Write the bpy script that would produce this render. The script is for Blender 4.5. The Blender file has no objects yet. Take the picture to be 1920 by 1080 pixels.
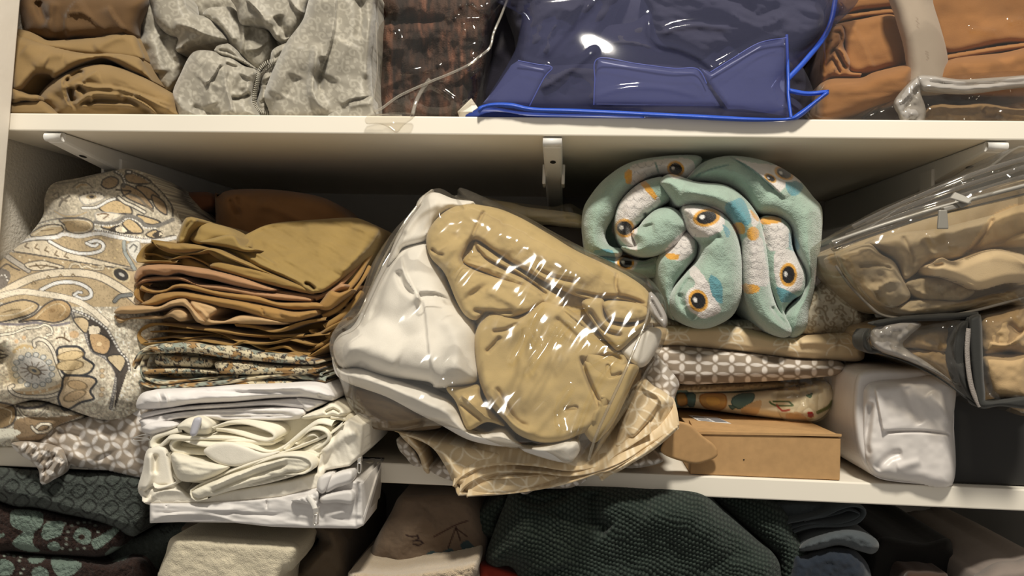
import bpy, math, random
import numpy as np
from mathutils import Matrix, Vector

# ------------------------------------------------------------------ camera, world, light
SC = bpy.context.scene
F = 1390.0                                   # focal length in pixels of the 1920x1080 frame
CAMP = np.array([0.0, -0.78, 0.0])           # shelf fronts stand on the plane y = 0
def _unit(v): return v / np.linalg.norm(v)
_yc = _unit(np.array([(1060 - 960) / F, -(558 - 540) / F, -1.0]))      # world depth axis in camera space
_xc = np.array([1.0, -0.0252, 0.0]); _xc = _unit(_xc - _yc * _xc.dot(_yc))
_zc = np.cross(_xc, _yc)
R_WC = np.stack([_xc, _yc, _zc])             # camera vector -> world vector
cam_d = bpy.data.cameras.new('camera'); cam = bpy.data.objects.new('camera', cam_d)
SC.collection.objects.link(cam); SC.camera = cam
cam_d.sensor_width = 36.0; cam_d.lens = 36.0 * F / 1920.0; cam_d.clip_start = 0.01
_m = Matrix([list(r) for r in R_WC]).to_4x4(); _m.translation = Vector(CAMP); cam.matrix_world = _m

SC.view_settings.view_transform = 'Standard'; SC.view_settings.look = 'None'
SC.view_settings.gamma = 1.0; SC.view_settings.use_curve_mapping = False
SC.view_settings.exposure = 0.0
W = bpy.data.worlds.new('room_light'); SC.world = W; W.use_nodes = True
W.node_tree.nodes['Background'].inputs[0].default_value = (1.0, 0.93, 0.83, 1)
W.node_tree.nodes['Background'].inputs[1].default_value = 0.30
def area(name, loc, target, size, energy, col):
    d = bpy.data.lights.new(name, 'AREA'); d.shape = 'DISK'; d.size = size; d.energy = energy; d.color = col
    o = bpy.data.objects.new(name, d); SC.collection.objects.link(o); o.location = loc
    o.rotation_euler = (Vector(target) - Vector(loc)).to_track_quat('-Z', 'Y').to_euler(); return o
area('ceiling_lamp', (0.12, -0.98, 1.45), (0, 0.05, -0.05), 0.20, 37.0, (1.0, 0.935, 0.81))

# ------------------------------------------------------------------ geometry helpers
def Pw(px, py, Y):
    """world points seen at photo pixels px, py standing at depth Y"""
    px = np.asarray(px, float); py = np.asarray(py, float); Y = np.broadcast_to(np.asarray(Y, float), px.shape)
    d = np.stack([(px - 960) / F, -(py - 540) / F, -np.ones_like(px)], -1) @ R_WC.T
    t = (Y - CAMP[1]) / d[..., 1]
    return CAMP + d * t[..., None]
def P1(px, py, Y): return Pw(np.array([px]), np.array([py]), Y)[0]
CROP = {'p': (0, 0, 1), '1': (0, 0, 4.694), '2': (240, 0, 4.0), '3': (680, 0, 4.321), '4': (880, 0, 2.743), '5': (0, 310, 4.319),
        '6': (0, 540, 2.843), 'r': (1280, 0, 3.0), 'k': (200, 380, 3.552), 'w': (200, 630, 2.919), 'b': (600, 330, 2.741),
        'c': (600, 620, 2.743), 'o': (1060, 270, 2.841), 'x': (1160, 560, 3.0), 'z': (1520, 280, 3.1775), 'y': (1520, 560, 2.7),
        'd': (0, 800, 3.856), 'e': (260, 860, 3.0), 'f': (860, 860, 3.0), 'g': (1400, 860, 3.692), 'h': (900, 230, 4.697), 'q': (0, 300, 4.0), 's': (0, 560, 4.0)}
def V(s, key=None):
    """'k: x,y x,y' -> list of photo pixels (the letter names the measuring crop)"""
    if isinstance(s, (list, np.ndarray)): return np.asarray(s, float)
    if ':' in s: key, s = s.split(':')
    ox, oy, sc = CROP[(key or 'p').strip()]
    return np.array([[ox + float(a) / sc, oy + float(b) / sc] for a, b in (t.split(',') for t in s.split())])
def catmull(p, closed=False, step=4.0):
    p = np.asarray(p, float); n = len(p)
    if n < 3 and not closed:
        k = max(2, int(np.linalg.norm(p[-1] - p[0]) / step) + 1)
        return p[0] + (p[-1] - p[0]) * np.linspace(0, 1, k)[:, None]
    out = []
    for i in range(n if closed else n - 1):
        if closed: a, b, c, d = p[i - 1], p[i], p[(i + 1) % n], p[(i + 2) % n]
        else: a, b, c, d = p[max(i - 1, 0)], p[i], p[i + 1], p[min(i + 2, n - 1)]
        k = max(1, int(np.linalg.norm(c - b) / step))
        t = (np.arange(k) / k)[:, None]
        out.append(0.5 * (2 * b + (c - a) * t + (2 * a - 5 * b + 4 * c - d) * t ** 2 + (3 * b - a - 3 * c + d) * t ** 3))
    if not closed: out.append(p[-1:])
    return np.concatenate(out)
def inside(px, py, poly):
    r = np.zeros(px.shape, bool); x0, y0 = poly[-1]
    for x1, y1 in poly:
        if y0 != y1:
            c = ((y0 > py) != (y1 > py)) & (px < (x1 - x0) * (py - y0) / (y1 - y0) + x0)
            r ^= c
        x0, y0 = x1, y1
    return r
def seg_dist(px, py, line, closed=False, full=False):
    """distance to a polyline; with full also the parameter 0..1, the side and the nearest point"""
    n = len(line); best = np.full(px.shape, 1e18); t_ = np.zeros(px.shape); s_ = np.zeros(px.shape)
    nx = np.zeros(px.shape); ny = np.zeros(px.shape)
    m = n if closed else n - 1
    for i in range(m):
        ax, ay = line[i]; bx, by = line[(i + 1) % n]; dx, dy = bx - ax, by - ay; L = dx * dx + dy * dy + 1e-12
        t = np.clip(((px - ax) * dx + (py - ay) * dy) / L, 0, 1)
        qx = ax + t * dx; qy = ay + t * dy; d = (px - qx) ** 2 + (py - qy) ** 2
        k = d < best; best = np.where(k, d, best)
        if full:
            t_ = np.where(k, (i + t) / m, t_); s_ = np.where(k, dx * (py - ay) - dy * (px - ax), s_)
            nx = np.where(k, qx, nx); ny = np.where(k, qy, ny)
    best = np.sqrt(best)
    return (best, t_, s_, nx, ny) if full else best
_rng = np.random.RandomState(7)
_LAT = _rng.rand(256, 256)
def vnoise(x, y, seed=0):
    x = x + seed * 17.31; y = y + seed * 9.77
    xi = np.floor(x).astype(int); yi = np.floor(y).astype(int); fx = x - xi; fy = y - yi
    fx = fx * fx * (3 - 2 * fx); fy = fy * fy * (3 - 2 * fy); g = lambda a, b: _LAT[a & 255, b & 255]
    return (g(xi, yi) * (1 - fx) + g(xi + 1, yi) * fx) * (1 - fy) + (g(xi, yi + 1) * (1 - fx) + g(xi + 1, yi + 1) * fx) * fy
def fbm(x, y, seed=0, o=3):
    r = 0; a = 0.5
    for k in range(o): r = r + a * (vnoise(x, y, seed + k * 3) - 0.5); x = x * 2.03; y = y * 2.03; a *= 0.5
    return r * 2
def rot(px, py, ang):
    c, s = math.cos(math.radians(ang)), math.sin(math.radians(ang)); return px * c + py * s, -px * s + py * c

# displacement strokes: ('r', line, width, height) ridge or furrow; ('l', line, width, height) fold lip raised on the right-hand side
def relief(px, py, strokes, seed=0):
    h = np.zeros(px.shape)
    for st in strokes:
        kind, line, w, a = st[:4]
        if kind == 'b':
            c = V(line)[0]; h += a * np.exp(-((px - c[0]) ** 2 + (py - c[1]) ** 2) / w ** 2); continue
        ln = catmull(V(line), False, 7.0)
        lo = ln.min(0) - 3.5 * w; hi = ln.max(0) + 3.5 * w
        k = (px > lo[0]) & (px < hi[0]) & (py > lo[1]) & (py < hi[1])
        if not k.any(): continue
        d, t, s, _, _ = seg_dist(px[k], py[k], ln, full=True)
        tp = np.clip(np.minimum(t, 1 - t) / 0.16, 0, 1); tp = tp * tp * (3 - 2 * tp)
        if len(st) > 4: tp = np.ones_like(tp)
        if kind == 'r': h[k] += a * np.exp(-(d / w) ** 2) * tp
        else:
            sd = np.where(s > 0, d, -d); f = np.clip(0.5 + sd / 4.4, 0, 1); f = f * f * (3 - 2 * f)
            h[k] += a * np.exp(-np.maximum(sd, 0) / w) * f * tp
    return h
class Lobe: pass
LEAN = [0.0, 0.0]                            # leans a whole thing back: metres per 100 traced pixels, about a traced row
YOFF = [0.0]                                 # moves a whole thing back while it is being laid out
def lobe(outline, Y, b=0.02, R=40, D=0.05, tilt=(0, 0), st=(), n=None, step=4.0, sm=True, e=0.5, seed=0, back=None):
    """a closed soft body: traced outline at depth Y, front swelling b towards the viewer within R pixels, body going D back"""
    o = V(outline)
    if sm == 'lin': o = np.concatenate([o[i] + (o[(i + 1) % len(o)] - o[i]) * np.linspace(0, 1, max(2, int(np.linalg.norm(o[(i + 1) % len(o)] - o[i]) / 5)), endpoint=False)[:, None] for i in range(len(o))])
    elif sm: o = catmull(o, True, 5.0)
    lo = np.floor(o.min(0) / step) * step - step; hi = o.max(0) + 2 * step
    gx = np.arange(lo[0], hi[0], step); gy = np.arange(lo[1], hi[1], step)
    X, Yp = np.meshgrid(gx, gy); ins = inside(X, Yp, o)
    q = ins[:-1, :-1] | ins[1:, :-1] | ins[:-1, 1:] | ins[1:, 1:]
    used = np.zeros(X.shape, bool)
    used[:-1, :-1] |= q; used[1:, :-1] |= q; used[:-1, 1:] |= q; used[1:, 1:] |= q
    idx = np.full(X.shape, -1); idx[used] = np.arange(used.sum())
    px = X[used].copy(); py = Yp[used].copy(); inn = ins[used]
    d, _, _, nx, ny = seg_dist(px, py, o, True, True)
    px = np.where(inn, px, nx); py = np.where(inn, py, ny); d = np.where(inn, d, 0)
    c = o.mean(0)
    y0 = Y + YOFF[0] + LEAN[0] * (py - LEAN[1]) / 100 + tilt[0] * (px - c[0]) / 100 + tilt[1] * (py - c[1]) / 100
    u = np.clip(d / R, 0, 1); prof = (1 - (1 - u) ** 2) ** e
    edge = np.clip(d / max(6.0, R * 0.35), 0, 1)
    h = b * prof + relief(px, py, st) * edge
    if n is not None:
        for nn in (n if isinstance(n, list) else [n]):
            if callable(nn): h = h + nn(px, py) * edge; continue
            amp, sx, sy, ang = nn[:4] if len(nn) >= 4 else (nn[0], nn[1], nn[1], 0)
            a_, b_ = rot(px, py, ang); h = h + amp * fbm(a_ / sx, b_ / sy, seed + 1, nn[4] if len(nn) > 4 else 3) * edge
    vf = Pw(px, py, y0 - h)
    vb = Pw(px, py, y0); ub = np.clip(d / max(5.0, R * 0.3), 0, 1)
    vb[:, 1] += D * (1 - (1 - ub) ** 2) ** 0.5
    N = len(px); jj, ii = np.nonzero(q)
    A, B, C_, D_ = idx[jj, ii], idx[jj + 1, ii], idx[jj + 1, ii + 1], idx[jj, ii + 1]
    ff = np.stack([A, B, C_, D_], 1); fb = np.stack([A, D_, C_, B], 1) + N
    r = Lobe(); r.v = np.concatenate([vf, vb]); r.f = np.concatenate([ff, fb]); r.px = np.concatenate([px, px]); r.py = np.concatenate([py, py])
    return r
def ribbon(path, Y0, Y1, t=6.0, dz=0.0, step=5.0, ny=6, bow=0.006, rnd=True, closed=False):
    """folded cloth ply: traced front profile of thickness t pixels running back from Y0 to Y1 (dz = rise towards the back)"""
    p = catmull(V(path), closed, step); n = len(p); Y0 = Y0 + YOFF[0]; Y1 = Y1 + YOFF[0]
    tg = np.gradient(p, axis=0); tg /= np.linalg.norm(tg, axis=1)[:, None] + 1e-9
    nm = np.stack([-tg[:, 1], tg[:, 0]], 1)
    # rounded front lip: ring of (offset, depth) around the ply
    ring = [(-0.5, None)]
    ys = np.linspace(0, 1, ny)
    prof = [(-0.5, y) for y in ys[::-1]] + [(-0.40, -0.5), (-0.2, -0.9), (0.0, -1.0), (0.2, -0.9), (0.40, -0.5)] + [(0.5, y) for y in ys]
    V_ = []; PX = []; PY = []
    tm = t * 0.00056
    for off, y in prof:
        q = p + nm * t * off
        yy = Y0 + (Y1 - Y0) * y if y >= 0 else Y0 + 0.5 * tm * y
        w = Pw(q[:, 0], q[:, 1], Y0); w[:, 1] = yy
        if y > 0:
            w[:, 2] += dz * (1 - (1 - min(1, y * 1.6)) ** 2)
        w[:, 1] += bow * np.sin(np.linspace(0, 9, n) + off)
        V_.append(w); PX.append(q[:, 0] + max(y, 0) * 60); PY.append(q[:, 1] - max(y, 0) * 160)
    m = len(prof); v = np.concatenate(V_); f = []
    for j in range(m):
        if j == m - 1 and not closed: pass
        j2 = (j + 1) % m
        a = np.arange(n - 1) + j * n; b_ = np.arange(n - 1) + j2 * n
        f.append(np.stack([a, b_, b_ + 1, a + 1], 1))
    r = Lobe(); r.v = v; r.f = np.concatenate(f); r.px = np.concatenate(PX); r.py = np.concatenate(PY); return r
def tube(path, Y, rad=3.0, step=5.0, nseg=8, flat=1.0):
    """cord along a traced line; Y a number or one value per traced point, rad in pixels"""
    raw = V(path); Ys = np.broadcast_to(np.asarray(Y, float), (len(raw),))
    s3 = np.concatenate([raw, (Ys[:, None] + YOFF[0] + LEAN[0] * (raw[:, 1:2] - LEAN[1]) / 100) * 1000], 1)
    p = catmull(s3, False, step); w = Pw(p[:, 0], p[:, 1], p[:, 2] / 1000); n = len(w)
    tg = np.gradient(w, axis=0); tg /= np.linalg.norm(tg, axis=1)[:, None] + 1e-9
    ref = np.array([0, 1.0, 0.02]); a = np.cross(tg, ref); a /= np.linalg.norm(a, axis=1)[:, None] + 1e-9; b = np.cross(tg, a)
    r_ = rad * 0.00056; v = []
    for k in range(nseg):
        th = 2 * math.pi * k / nseg; v.append(w + a * r_ * math.cos(th) + b * r_ * math.sin(th) * flat)
    v = np.concatenate(v); f = []
    for k in range(nseg):
        i = np.arange(n - 1) + k * n; j = np.arange(n - 1) + ((k + 1) % nseg) * n; f.append(np.stack([i, j, j + 1, i + 1], 1))
    r = Lobe(); r.v = v; r.f = np.concatenate(f); r.px = np.tile(p[:, 0], nseg); r.py = np.tile(p[:, 1], nseg); return r
def hexa(c8):
    """box from 8 corners: front tl, tr, br, bl then back tl, tr, br, bl"""
    r = Lobe(); r.v = np.asarray(c8, float); r.f = np.array([[0, 3, 2, 1], [4, 5, 6, 7], [0, 1, 5, 4], [3, 7, 6, 2], [0, 4, 7, 3], [1, 2, 6, 5]])
    r.px = np.zeros(8); r.py = np.zeros(8); return r
def slab(quad, Y, D, tilt=None):
    """thin or thick panel whose traced front face (4 pixels tl,tr,br,bl) stands at depth(s) Y and goes D back"""
    q = V(quad); w = Pw(q[:, 0], q[:, 1], np.broadcast_to(np.asarray(Y, float) + YOFF[0], (4,))); b = w + np.array([0, D, 0]); return hexa(np.concatenate([w, b]))
def boxw(x0, x1, y0, y1, z0, z1):
    return hexa([(x0, y0, z1), (x1, y0, z1), (x1, y0, z0), (x0, y0, z0), (x0, y1, z1), (x1, y1, z1), (x1, y1, z0), (x0, y1, z0)])

def build(name, lobes, mat, parent=None, paint=None, smooth=True, bevel=0, zmin=None, clampx=False):
    clampx = clampx or zmin is not None
    if isinstance(lobes, Lobe): lobes = [lobes]
    off = 0; vs = []; fs = []; pxs = []; pys = []
    for l in lobes:
        vs.append(l.v); fs.append(l.f + off); off += len(l.v); pxs.append(l.px); pys.append(l.py)
    v = np.concatenate(vs); f = np.concatenate(fs)
    if zmin is not None:                       # cloth lying on a shelf never sinks into it; it hangs only in front of the edge
        k = v[:, 1] > -0.0015; v[k, 2] = np.maximum(v[k, 2], zmin + 0.0008)
    if clampx: k = v[:, 1] > -0.02; v[k, 0] = np.clip(v[k, 0], XL + 0.002, XR - 0.002); v[:, 1] = np.minimum(v[:, 1], YB - 0.004)
    org = np.array([(v[:, 0].min() + v[:, 0].max()) / 2, (v[:, 1].min() + v[:, 1].max()) / 2, v[:, 2].min()])
    me = bpy.data.meshes.new(name); nv, nf = len(v), len(f)
    me.vertices.add(nv); me.vertices.foreach_set('co', (v - org).astype(np.float32).ravel())
    me.loops.add(nf * 4); me.loops.foreach_set('vertex_index', f.astype(np.int32).ravel())
    me.polygons.add(nf); me.polygons.foreach_set('loop_start', np.arange(0, nf * 4, 4, dtype=np.int32))
    me.polygons.foreach_set('use_smooth', np.full(nf, smooth))
    me.update(calc_edges=True); me.validate()
    if paint is not None:
        px = np.concatenate(pxs); py = np.concatenate(pys); c = lin(paint(px, py))
        if len(me.vertices) == nv:
            at = me.color_attributes.new('print', 'FLOAT_COLOR', 'POINT')
            at.data.foreach_set('color', np.concatenate([c, np.ones((nv, 1))], 1).astype(np.float32).ravel())
    o = bpy.data.objects.new(name, me); SC.collection.objects.link(o)
    me.materials.append(mat)
    if parent is not None:
        o.parent = parent; o.location = Vector(org) - parent.matrix_world.translation if parent.type == 'EMPTY' else Vector(org) - Vector(parent['_o'])
    else: o.location = org
    o['_o'] = [float(x) for x in org]
    if bevel:
        bv = o.modifiers.new('bevel', 'BEVEL'); bv.width = bevel; bv.segments = 2; bv.limit_method = 'ANGLE'
    return o
def tag(o, label, cat, group=None, kind=None):
    o['label'] = label; o['category'] = cat
    if group: o['group'] = group
    if kind: o['kind'] = kind
    return o
def struct(name, lobes, mat, label=None, bevel=0):
    o = build(name, lobes, mat, smooth=False, bevel=bevel); o['kind'] = 'structure'
    if label: o['label'] = label
    return o
def empty(name, loc, label, cat, group=None):
    o = bpy.data.objects.new(name, None); SC.collection.objects.link(o); o.location = Vector(loc); o.empty_display_size = 0.02
    o['_o'] = [float(x) for x in loc]; bpy.context.view_layer.update(); return tag(o, label, cat, group)

# ------------------------------------------------------------------ colours and materials
def lin(c):
    c = np.asarray(c, float) / 255.0
    return np.where(c <= 0.04045, c / 12.92, ((c + 0.055) / 1.055) ** 2.4)
def rgb(c): return tuple(lin(c)) + (1.0,)
_MC = {}
def nodes(name):
    m = bpy.data.materials.new(name); m.use_nodes = True; nt = m.node_tree; nt.nodes.clear()
    return m, nt, (lambda t, **k: _mk(nt, t, k))
def _mk(nt, t, k):
    n = nt.nodes.new(t)
    for a, b in k.items():
        if isinstance(a, str) and a.startswith('i_'): n.inputs[a[2:].replace('_', ' ')].default_value = b
        else: setattr(n, a, b)
    return n
def fabric(name, col=None, rough=0.9, sheen=0.15, var=0.12, bump=0.25, bscale=900, weave=0.0, spec=0.25, fuzz=0.0, vscale=25, wr=0.12, wrs=50):
    """cloth: own colour (or the 'print' attribute) with faint mottling, thread grain and soft crumple relief"""
    m, nt, N = nodes(name); L = nt.links.new
    out = N('ShaderNodeOutputMaterial'); b = N('ShaderNodeBsdfPrincipled'); L(b.outputs[0], out.inputs[0])
    tc = N('ShaderNodeTexCoord')
    n1 = N('ShaderNodeTexNoise'); n1.inputs['Scale'].default_value = vscale; n1.inputs['Detail'].default_value = 4; L(tc.outputs['Object'], n1.inputs['Vector'])
    mr = N('ShaderNodeMapRange'); mr.inputs[1].default_value = 0.3; mr.inputs[2].default_value = 0.7; mr.inputs[3].default_value = 1 - var; mr.inputs[4].default_value = 1 + var * 0.5
    L(n1.outputs[0], mr.inputs[0])
    mx = N('ShaderNodeMix', data_type='RGBA', blend_type='MULTIPLY'); mx.inputs[0].default_value = 1.0
    if col is None:
        at = N('ShaderNodeAttribute', attribute_name='print'); L(at.outputs['Color'], mx.inputs[6])
    else: mx.inputs[6].default_value = rgb(col)
    L(mr.outputs[0], mx.inputs[7]); L(mx.outputs[2], b.inputs['Base Color'])
    b.inputs['Roughness'].default_value = rough; b.inputs['Sheen Weight'].default_value = sheen; b.inputs['Specular IOR Level'].default_value = spec
    n2 = N('ShaderNodeTexNoise'); n2.inputs['Scale'].default_value = bscale; n2.inputs['Detail'].default_value = 2; L(tc.outputs['Object'], n2.inputs['Vector'])
    b1 = N('ShaderNodeBump'); b1.inputs['Strength'].default_value = bump; b1.inputs['Distance'].default_value = 0.0006 + fuzz; L(n2.outputs[0], b1.inputs['Height'])
    n3 = N('ShaderNodeTexNoise'); n3.inputs['Scale'].default_value = wrs; n3.inputs['Detail'].default_value = 5; n3.inputs['Distortion'].default_value = 0.8; L(tc.outputs['Object'], n3.inputs['Vector'])
    b2 = N('ShaderNodeBump'); b2.inputs['Strength'].default_value = wr; b2.inputs['Distance'].default_value = 0.004; L(n3.outputs[0], b2.inputs['Height']); L(b1.outputs[0], b2.inputs['Normal'])
    L(b2.outputs[0], b.inputs['Normal']); return m
def paintmat(name, col, rough=0.5, bump=0.1, bscale=150, var=0.05, spec=0.4, metal=0.0, dist=0.001, vscale=8):
    m, nt, N = nodes(name); L = nt.links.new
    out = N('ShaderNodeOutputMaterial'); b = N('ShaderNodeBsdfPrincipled'); L(b.outputs[0], out.inputs[0]); tc = N('ShaderNodeTexCoord')
    n1 = N('ShaderNodeTexNoise'); n1.inputs['Scale'].default_value = vscale; n1.inputs['Detail'].default_value = 5; L(tc.outputs['Object'], n1.inputs['Vector'])
    mr = N('ShaderNodeMapRange'); mr.inputs[1].default_value = 0.3; mr.inputs[2].default_value = 0.7; mr.inputs[3].default_value = 1 - var; mr.inputs[4].default_value = 1 + var * 0.4; L(n1.outputs[0], mr.inputs[0])
    mx = N('ShaderNodeMix', data_type='RGBA', blend_type='MULTIPLY'); mx.inputs[0].default_value = 1.0; mx.inputs[6].default_value = rgb(col); L(mr.outputs[0], mx.inputs[7]); L(mx.outputs[2], b.inputs['Base Color'])
    b.inputs['Roughness'].default_value = rough; b.inputs['Metallic'].default_value = metal; b.inputs['Specular IOR Level'].default_value = spec
    n2 = N('ShaderNodeTexNoise'); n2.inputs['Scale'].default_value = bscale; n2.inputs['Detail'].default_value = 4; L(tc.outputs['Object'], n2.inputs['Vector'])
    b1 = N('ShaderNodeBump'); b1.inputs['Strength'].default_value = bump; b1.inputs['Distance'].default_value = dist; L(n2.outputs[0], b1.inputs['Height']); L(b1.outputs[0], b.inputs['Normal']); return m
def plastic(name, tint=(250, 248, 244), haze=0.04, hcol=(230, 228, 224), rough=0.09, gain=1.0, wr=0.5, wrs=35, wdist=0.01, ior=1.5, ridged=True, streak=None):
    """clear sheet: transparent with a fresnel gloss, a little milky haze and crinkled relief"""
    m, nt, N = nodes(name); L = nt.links.new; out = N('ShaderNodeOutputMaterial'); tc = N('ShaderNodeTexCoord')
    n1 = N('ShaderNodeTexNoise'); n1.inputs['Scale'].default_value = wrs; n1.inputs['Detail'].default_value = 1.5; n1.inputs['Distortion'].default_value = 0.9
    mp = N('ShaderNodeMapping'); mp.vector_type = 'TEXTURE'; mp.inputs['Rotation'].default_value = (0, math.radians(streak or 0), 0); mp.inputs['Scale'].default_value = (1, 1, 3.2 if streak is not None else 1); L(tc.outputs['Object'], mp.inputs['Vector']); L(mp.outputs[0], n1.inputs['Vector'])
    ab = N('ShaderNodeMath', operation='SUBTRACT'); ab.inputs[1].default_value = 0.5; L(n1.outputs[0], ab.inputs[0])
    a2 = N('ShaderNodeMath', operation='ABSOLUTE'); L(ab.outputs[0], a2.inputs[0])
    bp = N('ShaderNodeBump'); bp.inputs['Strength'].default_value = wr; bp.inputs['Distance'].default_value = wdist; L(a2.outputs[0] if ridged else n1.outputs[0], bp.inputs['Height'])
    tr = N('ShaderNodeBsdfTransparent'); tr.inputs[0].default_value = rgb(tint)
    df = N('ShaderNodeBsdfDiffuse'); df.inputs[0].default_value = rgb(hcol)
    m1 = N('ShaderNodeMixShader'); m1.inputs[0].default_value = haze; L(tr.outputs[0], m1.inputs[1]); L(df.outputs[0], m1.inputs[2])
    gl = N('ShaderNodeBsdfGlossy'); gl.inputs['Roughness'].default_value = rough; L(bp.outputs[0], gl.inputs['Normal'])
    fr = N('ShaderNodeFresnel'); fr.inputs[0].default_value = ior; L(bp.outputs[0], fr.inputs['Normal'])
    mu = N('ShaderNodeMapRange'); mu.inputs[1].default_value = 0.04; mu.inputs[2].default_value = 1.0; mu.inputs[3].default_value = 0.05 * gain; mu.inputs[4].default_value = min(0.26 * gain, 0.6); L(fr.outputs[0], mu.inputs[0])
    m2 = N('ShaderNodeMixShader'); L(mu.outputs[0], m2.inputs[0]); L(m1.outputs[0], m2.inputs[1]); L(gl.outputs[0], m2.inputs[2])
    L(m2.outputs[0], out.inputs[0]); return m

# printing onto cloth: shapes drawn in order over the traced coordinates
class Print:
    def __init__(s, px, py, base): s.x = px; s.y = py; s.c = np.tile(np.array(base, float), (len(px), 1))
    def _put(s, k, a, col): a = a[:, None]; s.c[k] = s.c[k] * (1 - a) + np.array(col, float) * a
    def _box(s, p, m): lo = p.min(0) - m; hi = p.max(0) + m; return np.nonzero((s.x > lo[0]) & (s.x < hi[0]) & (s.y > lo[1]) & (s.y < hi[1]))[0]
    def fill(s, pts, col, line=None, w=2.0, sm=True):
        p = V(pts); p = catmull(p, True, 5.0) if sm else p; k = s._box(p, w * 2 + 2)
        if not len(k): return s
        x, y = s.x[k], s.y[k]; i = inside(x, y, p); s._put(k, i.astype(float), col)
        if line is not None: d = seg_dist(x, y, p, True); s._put(k, np.clip(w * 0.5 + 0.7 - d, 0, 1), line)
        return s
    def line(s, pts, w, col, edge=None, ew=1.5, closed=False):
        p = catmull(V(pts), closed, 5.0); k = s._box(p, w + ew * 2 + 2)
        if not len(k): return s
        d = seg_dist(s.x[k], s.y[k], p, closed)
        if edge is not None: s._put(k, np.clip(w / 2 + ew + 0.7 - d, 0, 1), edge)
        s._put(k, np.clip(w / 2 + 0.7 - d, 0, 1), col); return s
    def dots(s, pts, n, r, col, off=0.0):
        p = catmull(V(pts), False, 2.0); 
        for i in np.linspace(0, len(p) - 1, n).astype(int): s.ell(p[i][0], p[i][1] + off, r, r, col)
        return s
    def ell(s, cx, cy, rx, ry, col, ang=0, line=None, w=1.5):
        R = max(rx, ry) + w + 2; k = np.nonzero((abs(s.x - cx) < R) & (abs(s.y - cy) < R))[0]
        if not len(k): return s
        a, b = rot(s.x[k] - cx, s.y[k] - cy, ang); q = np.sqrt((a / rx) ** 2 + (b / ry) ** 2); d = (q - 1) * min(rx, ry)
        if line is not None: s._put(k, np.clip(w + 0.5 - d, 0, 1), line)
        s._put(k, np.clip(0.5 - d, 0, 1), col); return s
    def mul(s, a): s.c = s.c * a[:, None]; return s
# ------------------------------------------------------------------ the setting: closet walls, jamb, shelves
M_wall = paintmat('wall_plaster', (205, 198, 186), rough=0.85, bump=0.6, bscale=260, dist=0.0025, var=0.06)
M_back = paintmat('back_wall_paint', (196, 192, 186), rough=0.8, bump=0.3, bscale=200, dist=0.001)
M_trim = paintmat('trim_paint', (240, 232, 220), rough=0.5, bump=0.35, bscale=70, dist=0.0012)
M_shelf = paintmat('shelf_paint', (243, 236, 222), rough=0.42, bump=0.06, bscale=60, dist=0.0008, var=0.03)
M_brk = paintmat('bracket_enamel', (226, 224, 220), rough=0.35, bump=0.03, var=0.03)
M_dark = paintmat('hole_shadow', (20, 18, 16), rough=0.9)
Z_UT, Z_UB = P1(960, 219, 0)[2], P1(960, 253.5, 0)[2]
Z_LT, Z_LB = P1(682, 866, 0)[2], P1(682, 904, 0)[2]
_r = (P1(22, 263, 0.0) - CAMP); _k = Z_UB / _r[2]; XL = _r[0] * _k        # left wall where the shelf underside meets it
XR = 0.622; YB = 0.48; Z_BOT = -0.40; Z_TOP = 0.75
struct('wall_back', boxw(XL - 0.05, XR + 0.05, YB, YB + 0.02, Z_BOT - 0.05, Z_TOP), M_back)
struct('wall_left', boxw(XL - 0.03, XL, -0.02, YB + 0.02, Z_BOT - 0.05, Z_TOP), M_wall)
struct('wall_right', boxw(XR, XR + 0.03, -0.02, YB + 0.02, Z_BOT - 0.05, Z_TOP), paintmat('side_panel_paint', (190, 191, 194), rough=0.6))
a, b_ = P1(39, 0, -0.004), P1(-1, 470, -0.004); dj = (b_ - a) / 470
t_, u_ = a - dj * 500, a + dj * 1300; wl = np.array([-0.14, 0, 0]); bk = np.array([0, 0.05, 0]); t_ = t_ - bk; u_ = u_ - bk
struct('trim_1', hexa([t_ + wl, t_, u_, u_ + wl, t_ + wl + bk, t_ + bk, u_ + bk, u_ + wl + bk]), M_trim, bevel=0.002)
def shelf(zt, zb, label):
    return tag(build('shelf_board', boxw(XL + 0.001, XR - 0.001, 0.0, YB, zb, zt), M_shelf, smooth=False, bevel=0.0015), label, 'shelf')
shelf(Z_UT, Z_UB, 'cream painted upper shelf board carrying the blue bag')
shelf(Z_LT, Z_LB, 'cream painted lower shelf board under the cardboard box')
shelf(Z_BOT, Z_BOT - 0.02, 'cream painted bottom shelf board under the folded towels')
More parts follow.
